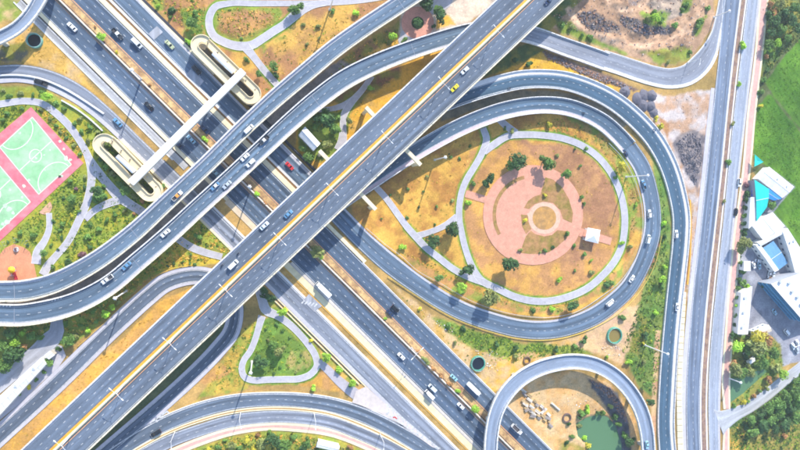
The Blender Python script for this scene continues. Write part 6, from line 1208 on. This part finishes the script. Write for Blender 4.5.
# ================================================================== PLAYGROUND, WELLS, HEAPS, TIMBER
p = G(14.6, 269, 0); r = empty('play_tower', (p[0], p[1], .08), .15); tag(r, 'climbing tower with yellow roof and red slide on the orange playground', 'play tower')
m = MB(); m.lathe([(1.45, 2.9), (.75, 3.5), (.02, 3.9)], 8); m.build('roof', plain('play_yellow', rgb(252, 206, 30), .5), r, False)
for a in range(4):
    q = a*math.pi/2+.78; m = MB(); m.tube([(1.1*math.cos(q), 1.1*math.sin(q), 0), (1.1*math.cos(q), 1.1*math.sin(q), 2.9)], .07, 6); m.build('post', plain('play_blue', rgb(110, 130, 190), .5), r, False)
m = MB(); m.box((0, 0, 1.3), (1.7, 1.7, .15)); m.build('platform', PIERC, r, False)
m = MB(); sl = np.array([(0, -.9, 1.4), (0, -2.2, .9), (0, -3.6, .35), (0, -4.4, .2)]); m.beam(sl+[-.5, 0, 0], sl+[.5, 0, 0], -.08, 0); m.beam(sl+[-.58, 0, 0], sl+[-.5, 0, 0], -.08, .25); m.beam(sl+[.5, 0, 0], sl+[.58, 0, 0], -.08, .25); m.build('slide', plain('play_red', rgb(226, 60, 80), .4), r, False)
m = MB(); m.tube([(-.9, -.6, 0), (-.9, -2.4, 1.9), (-.9, -3.4, 0)], .08, 6); m.tube([(-1.6, -2.4, 1.9), (.2, -2.4, 1.9)], .07, 6); m.build('swing_frame', plain('play_pale', rgb(206, 196, 222), .5), r, False)
m = MB(); c = G(16.5, 249.5, .09); r = empty('tree_planter', (c[0], c[1], .09)); tag(r, 'round planter with a purple shrub on the playground', 'planter')
m.lathe([(1.0, 0), (1.0, .5), (.8, .5), (.8, .35), (.01, .35)], 16); m.build('planter_rim', PALE, r, False); o = ob('shrub', BUSHES[0], r); o.location = (0, 0, .8); o.scale = (.9, .9, .8); o.material_slots[0].link = 'OBJECT'; o.material_slots[0].material = LEAF['purple']
# curved pergola round the playground
kp = trace([(-6,251,4.2),(2,244.5,4.2),(10,241,4.2),(18,240.8,4.2),(26,243.5,4.2),(31,248,4.2)], 2.6, step=1.0); r = empty('pergola', (kp.C[0][0], kp.C[0][1], 0)); tag(r, 'curved green pergola bordering the orange playground', 'pergola')
for i in range(0, len(kp.C), 1):
    m = MB(); m.tube([kp.L[i], kp.R[i]], .07, 5); m.build('slat', plain('pergola_green', rgb(96, 132, 100), .6), r)
for i in range(0, len(kp.C), 4):
    for E in (kp.L, kp.R): m = MB(); m.tube([(E[i][0], E[i][1], -.1), E[i]], .08, 6); m.build('post', PIERC, r)
def well(x, y, rp, label, inner, rim):
    R = rp*mpp(x, y); p = G(x, y, 1.0); r = empty('round_shaft', (p[0], p[1], 0)); tag(r, label, 'shaft', 'round concrete shafts')
    m = MB(); m.lathe([(R*1.05, -.3), (R, 1.1), (R*.87, 1.1), (R*.86, -.6)], 32); m.build('shaft_wall', rim, r, False)
    m = MB(); m.lathe([(R*.88, .3), (.01, .3)], 24); m.build('shaft_water', inner, r, False)
    m = MB()
    for k in range(20):
        a0, a1 = k*2*math.pi/20, (k+1)*2*math.pi/20; m.tube([(R*1.0*math.cos(a0), R*1.0*math.sin(a0), 2.0), (R*1.0*math.cos(a1), R*1.0*math.sin(a1), 2.0)], .04, 4); m.tube([(R*math.cos(a0), R*math.sin(a0), 1.1), (R*math.cos(a0), R*math.sin(a0), 2.0)], .04, 4)
    m.build('shaft_railing', STEEL, r, False)
TRIM = concrete('teal_concrete', rgb(120, 176, 164), amp=.15); DKW = plain('dark_water', (.012, .018, .03, 1), .15); MUD = plain('muddy_water', rgb(150, 132, 70), .2)
well(34,40.3,7.6,'round shaft with dark water below the corner ramp',DKW,TRIM); well(478.3,363.8,7.2,'round shaft with dark water on the yellow verge by the highway',DKW,concrete('teal_bright', rgb(96, 172, 150), amp=.3)); well(615,335.6,7.6,'round shaft with muddy water near the horseshoe flyover',MUD,concrete('teal_bright', rgb(96,172,150)))
for x, y, rp, lb in ((527,360.3,3.7,'small concrete pipe ring beside the horseshoe flyover'),(567,417.8,4.4,'concrete pipe ring on the sand beside the pond')):
    R = rp*mpp(x, y); p = G(x, y, .4); r = empty('pipe_ring', (p[0], p[1], 0)); tag(r, lb, 'pipe ring', 'concrete pipe rings'); m = MB(); m.lathe([(R, -.1), (R, .8), (R*.78, .8), (R*.78, -.1)], 24); m.build('ring_wall', mottled('ring_brown', rgb(128, 106, 100), amp=.2), r, False)
def heap_mesh(seed):
    r = np.random.default_rng(seed); V = []; F = []; n, k = 20, 6
    for j in range(k+1):
        for i in range(n):
            a = 6.283*i/n; q = j/k; rad = (1-q)*(1+.12*r.normal()*(.5+q)); V.append((rad*math.cos(a), rad*math.sin(a), .62*(1-(1-q)**1.5)+.03*r.normal()-(.1 if j == 0 else 0)))
    for j in range(k):
        for i in range(n): F.append((j*n+i, j*n+(i+1) % n, (j+1)*n+(i+1) % n, (j+1)*n+i))
    me = bpy.data.meshes.new('heap'); me.from_pydata(V, [], F); me.polygons.foreach_set('use_smooth', np.ones(len(me.polygons), bool)); me.update(); me.materials.append(mottled('gravel_grey', rgb(118, 117, 130), amp=.2, scale=1.5, b_str=.4)); return me
HP = [(626,91.5,6.6),(638.7,98.5,6.4),(644.5,95.5,6.2),(652.8,95.6,6.2),(643.7,105,6.2),(652,106,6),(654.8,112.5,5)]
for i, (x, y, rp) in enumerate(sorted(HP)):
    p = G(x, y, 1); o = ob('gravel_heap', heap_mesh(i)); o.location = (p[0], p[1], 0); s = rp*mpp(x, y); o.scale = (s*random.uniform(.9, 1.15), s*random.uniform(.85, 1.05), s*random.uniform(.5, .75)); o.rotation_euler[2] = i
    tag(o, 'dark grey gravel heap below the east ramp, '+ordinal(i, len(HP))+' of the seven', 'gravel heap', 'gravel heaps')
TIM = [mottled('timber_pale', rgb(240, 230, 214), amp=.15), mottled('timber_tan', rgb(220, 190, 140), amp=.15), mottled('timber_grey', rgb(176, 166, 160), amp=.2)]
beams = []
for row in range(5):
    for j in range(5):
        if (row, j) in ((4, 4), (4, 3), (0, 4)): continue
        beams.append((523+j*6.4+row*1.0+random.uniform(-1, 1), 397+j*5.0+row*3.6-(6 if row < 2 else 3)+random.uniform(-.8, .8), 40+random.uniform(-6, 6), random.uniform(4, 8)))
for x, y, a, ln in ((544,411,-42,8),(533,416,10,6),(548,418,25,7),(527,410,-30,5),(531,411.5,35,5)): beams.append((x, y, a, ln))
beams.sort()
for i, (x, y, a, ln) in enumerate(beams):
    p = G(x, y, .6); A, Bq = G(x, y), G(x+math.cos(math.radians(a)), y+math.sin(math.radians(a))); rz = math.atan2((Bq-A)[1], (Bq-A)[0]); m = MB()
    for q in range(3): m.box((0, (q-1)*.46, .1+.02*q), (ln*mpp(x, y)*random.uniform(.85, 1), .42, random.uniform(.5, .9)))
    o = m.build('beam_bundle', TIM[i % 3], None, False); o.location = (p[0], p[1], 0); o.rotation_euler[2] = rz
    tag(o, ('pale', 'tan', 'grey')[i % 3]+' bundle of building beams on the sand lot, '+ordinal(i, len(beams))+' of the stack', 'beam bundle', 'stacked building beams')
p = G(555.5, 406.5, .4); o = MB(); o.box((0, 0, 0), (6.4, 1.0, .7)); o.box((0, 0, .703), (6.0, .5, .2)); o = o.build('concrete_trough', TIM[0], None, False); o.location = (p[0], p[1], 0); A, Bq = G(551, 402), G(561, 411); o.rotation_euler[2] = math.atan2((Bq-A)[1], (Bq-A)[0]); tag(o, 'lone white trough lying apart on the sand lot', 'trough')
# stone lining under the horseshoe flyover, rubble, road side stones
def rocks(name, label, areas, n, smin, smax, mats, zo=0):
    V = []; F = []; MI = []; k = 0; r = np.random.default_rng(len(name)+n)
    ico = [(-.5, -.5, -.3), (.5, -.45, -.3), (.5, .5, -.3), (-.45, .5, -.3), (-.3, -.35, .35), (.35, -.3, .4), (.3, .35, .3), (-.35, .3, .38)]
    fc = [(3, 2, 1, 0), (4, 5, 6, 7), (0, 1, 5, 4), (1, 2, 6, 5), (2, 3, 7, 6), (3, 0, 4, 7)]
    for poly in areas:
        pa = np.array(poly, float); got = 0
        while got < n//len(areas):
            q = pa.min(0)+r.random((200, 2))*(pa.max(0)-pa.min(0)); q = q[sdist(q, poly) < -.5]
            for x, y in q:
                if got >= n//len(areas): break
                p = G(x, y, 0); s = smin+(smax-smin)*r.random()**3; a = r.random()*6.28; z = ground_z(p[0], p[1])+zo
                sq = 1+.35*r.normal(size=3)
                for vx, vy, vz in ico: V.append((p[0]+s*(vx*math.cos(a)*sq[0]-vy*math.sin(a)*sq[1]), p[1]+s*(vx*math.sin(a)*sq[0]+vy*math.cos(a)*sq[1]), z+s*(.25+vz*sq[2])))
                mi = int(r.integers(len(mats)))
                for f in fc: F.append(tuple(k+i for i in f)); MI.append(mi)
                k += 8; got += 1
    me = bpy.data.meshes.new(name); me.from_pydata(V, [], F); me.polygons.foreach_set('material_index', np.array(MI, np.int32)); me.update(); o = ob(name, me, None, mats); tag(o, label, 'rubble', kind='stuff'); return o
RK = [mottled('rock_pale', rgb(226, 206, 190), amp=.2), mottled('rock_grey', rgb(150, 142, 146), amp=.2), mottled('rock_dark', rgb(112, 110, 122), amp=.2), mottled('rock_brown', rgb(182, 140, 116), amp=.2), mottled('rock_white', (.8, .8, .78, 1), amp=.05)]
rocks('rubble', 'scattered rubble and stones covering the bare field at the top right', [RELIEF[0][0]], 1900, .12, .75, [RK[0], RK[3], RK[3], RK[1], RK[3]])
rocks('dark_rubble', 'dark broken stones in the two hollows of the rubble field', [[(574,14),(590,10),(620,26),(618,34),(588,30)], [(618,14),(632,18),(650,26),(668,26),(672,34),(640,36),(622,26)]], 900, .2, .9, [RK[2], RK[1], RK[3]])
rocks('asphalt_rubble', 'pile of dark broken asphalt beside the east road', [RELIEF[1][0]], 1300, .2, .8, [RK[2], RK[1], RK[1]])
rocks('stone_pitching', 'band of stones below the east ramp and under the horseshoe flyover', [[(540,50),(560,58),(610,78),(634,88),(628,90),(596,80),(548,60)], [(588,378),(612,388),(626,412),(630,426),(622,420),(608,398),(594,386)]], 1500, .25, .9, [RK[3], RK[1], RK[1]])
rocks('litter', 'pale stones and litter scattered along the verges', [[(402,296),(440,320),(458,328),(450,334),(400,300)], [(640,92),(700,92),(696,128),(676,136),(660,118)], [(570,392),(610,392),(606,410),(560,412),(556,400)], [(470,345),(500,352),(500,372),(490,372)], [(600,345),(622,345),(622,360),(604,354)], [(690,200),(697,200),(692,290),(686,290)]], 700, .12, .55, [RK[0], RK[4], RK[3]])

# ================================================================== LOW GROUND COVER
def cover(name, label, spec):
    """spec: (polygon, count, size lo, size hi, colours)"""
    V = []; F = []; Cc = []; k = 0; r = np.random.default_rng(99+len(name))
    for poly, n, s0, s1, cols in spec:
        pa = np.array(poly, float); got = 0; tries = 0
        while got < n and tries < 60:
            tries += 1
            q = pa.min(0)+r.random((600, 2))*(pa.max(0)-pa.min(0)); q = q[sdist(q, poly) < 0]
            for x, y in q:
                if got >= n: break
                p = G(x, y, 0)
                if blocked(p): continue
                z = ground_z(p[0], p[1]); s = s0+(s1-s0)*r.random()**2; c = lin(cols[int(r.integers(len(cols)))])*ALB*r.uniform(.85, 1.35)
                for b in range(5):
                    a = r.random()*6.28; t = r.uniform(.2, .9); h = s*r.uniform(.12, .4); w_ = s*.5; ox, oy = r.normal(size=2)*s*.28
                    ca_, sa_ = math.cos(a), math.sin(a)
                    V += [(p[0]+ox-w_*sa_, p[1]+oy+w_*ca_, z-.03), (p[0]+ox+w_*sa_, p[1]+oy-w_*ca_, z-.03), (p[0]+ox+ca_*s*t*.7, p[1]+oy+sa_*s*t*.7, z+h)]; F.append((k, k+1, k+2)); Cc += [c, c, c*1.15]; k += 3
                got += 1
    me = bpy.data.meshes.new(name); me.from_pydata(V, [], F); at_ = me.attributes.new('col', 'FLOAT_COLOR', 'POINT'); at_.data.foreach_set('color', np.concatenate([np.array(Cc), np.ones((len(Cc), 1))], 1).astype(np.float32).ravel()); me.update()
    o = ob(name, me, None, attrmat('cover_leaf', .8, .05, 0)); tag(o, label, 'ground cover', kind='stuff')
_rc = np.concatenate([k.C[:, :2] for k in ROADS.values()]); _rw = np.concatenate([k.W/2 for k in ROADS.values()]); _rz = np.concatenate([k.C[:, 2] for k in ROADS.values()])
_rc, _rw = _rc[_rz < 1.0], _rw[_rz < 1.0]
_pc = []
for o in list(COL.objects):
    if o.name.split('.')[0] in ('park_path', 'paved_walk') and o.type == 'MESH':
        v = np.array([x.co[:] for x in o.data.vertices])[:, :2]; _pc.append(v[::2])
_pc = np.concatenate(_pc)
_grid = {}
for x, y in _pc: _grid.setdefault((int(x//1.6), int(y//1.6)), 1)
_g2 = {}
for (x, y), w_ in zip(_rc, _rw):
    for i in range(int((x-w_-1)//2), int((x+w_+1)//2)+1):
        for j in range(int((y-w_-1)//2), int((y+w_+1)//2)+1):
            if (i*2+1-x)**2+(j*2+1-y)**2 < (w_+1)**2: _g2[(i, j)] = 1
_CT = G(36, 170)
def blocked(p):
    return (int(p[0]//2), int(p[1]//2)) in _g2 or (int(p[0]//1.6), int(p[1]//1.6)) in _grid
GC = [(120,150,46),(88,120,40),(150,166,56),(70,100,40)]; YC = [(214,170,74),(190,150,70),(170,150,62),(226,186,96)]; DC = [(60,86,40),(80,110,44),(100,130,50),(120,128,60)]
cover('ground_cover', 'low grass tufts and weeds spread over the lawns and verges', [
 ([(84,122),(96,120),(135,165),(158,196),(128,226),(100,248),(60,270),(52,262),(92,215),(92,160)], 900, .5, 1.5, GC), ([(0,108),(28,104),(20,116),(0,130)], 150, .4, 1.2, GC), ([(34,108),(45,106),(90,158),(86,162)], 252, .4, 1.1, GC+YC), ([(46,200),(80,168),(88,190),(76,222),(52,248),(52,214),(38,214)], 480, .4, 1.2, GC), ([(18,228),(44,206),(46,226),(36,246),(10,242)], 156, .4, 1.1, GC),
 ([(-5,326),(60,320),(100,300),(165,250),(200,222),(235,250),(200,264),(165,268),(130,292),(90,332),(50,340)], 900, .4, 1.4, GC+YC), ([(240,332),(258,322),(246,356),(242,384),(206,394),(212,380)], 300, .3, 1.0, GC+YC), ([(255,325),(275,320),(310,355),(310,370),(252,374)], 420, .3, 1.0, GC), ([(160,300),(186,292),(60,412),(20,450),(0,450)], 210, .25, .8, YC),
 ([(380,200),(450,132),(484,132),(455,200),(456,222),(420,236)], 330, .25, .9, YC+[(150,140,60)]), ([(470,152),(520,141),(570,143),(606,168),(622,215),(614,255),(582,288),(532,297),(490,284),(467,250),(463,200)], 450, .25, .9, YC+[(170,120,80),(150,140,60)]), ([(395,250),(440,276),(500,305),(560,312),(615,275),(635,230),(640,200),(610,140),(560,118),(520,125),(600,146),(628,200),(624,250),(600,282),(560,303),(500,295),(440,266)], 900, .3, 1.1, GC+YC),
 ([(432,318),(480,332),(520,343),(580,346),(592,354),(555,354),(515,362),(470,347)], 540, .5, 1.4, GC), ([(396,292),(450,330),(500,352),(500,385),(470,365)], 150, .3, .9, YC+GC), ([(660,175),(668,220),(668,300),(655,395),(640,385),(622,350),(640,300),(658,240)], 960, .5, 1.5, DC+GC), ([(516,396),(575,374),(610,388),(580,420),(560,445)], 120, .2, .7, YC+GC),
 ([(766,0),(805,0),(805,34),(784,54),(766,76)], 540, .6, 1.8, DC), ([(746,414),(800,375),(805,450),(730,450),(732,426)], 1020, .6, 1.8, DC+GC), ([(733,340),(765,334),(782,345),(784,372),(735,404)], 420, .5, 1.5, DC+GC), ([(741,176),(751,178),(741,250),(737,340),(732,340)], 300, .5, 1.3, DC),
 ([(200,450),(232,438),(263,433),(300,435),(360,452)], 540, .5, 1.5, GC+YC+DC), ([(215,8),(280,8),(280,20),(245,40),(222,34)], 360, .3, 1.0, GC+YC), ([(262,50),(300,24),(340,8),(380,4),(310,58),(256,106)], 360, .25, .9, YC+GC), ([(142,-8),(205,-8),(204,36),(196,40)], 300, .3, 1.2, GC+YC), ([(0,48),(40,20),(100,94),(60,70),(0,64)], 150, .25, .8, YC), ([(300,130),(330,108),(400,70),(318,168)], 180, .3, 1.0, YC+GC), ([(340,60),(398,24),(398,44),(320,86)], 180, .3, 1.0, GC+YC), ([(768,84),(800,42),(830,60),(830,150),(790,112)], 1500, .3, .8, [(84,136,34),(98,146,42),(74,122,32)]), ([(758,108),(770,98),(800,134),(820,260),(788,225),(795,186),(770,166),(756,152)], 2000, .3, .8, [(84,136,34),(98,146,42),(74,122,32)]), ([(500,72),(545,50),(600,78),(560,70)], 90, .3, .8, YC)])
print('plants', NT[0])

# ================================================================== THIN AERIAL HAZE
hz = MB(); hz.box((0, 0, -4.0), (6100, 6100, HC+6.0)); hz = hz.build('haze', [], None); tag(hz, kind='stuff')
hm = bpy.data.materials.new('thin_haze'); hm.use_nodes = True; ht = hm.node_tree
for n_ in list(ht.nodes):
    if n_.type == 'BSDF_PRINCIPLED': ht.nodes.remove(n_)
pv = ht.nodes.new('ShaderNodeVolumePrincipled'); pv.inputs['Color'].default_value = (.80, .89, 1.0, 1); pv.inputs['Density'].default_value = .00019; pv.inputs['Anisotropy'].default_value = .2
ht.links.new(pv.outputs[0], ht.nodes['Material Output'].inputs['Volume']); hz.data.materials.append(hm)
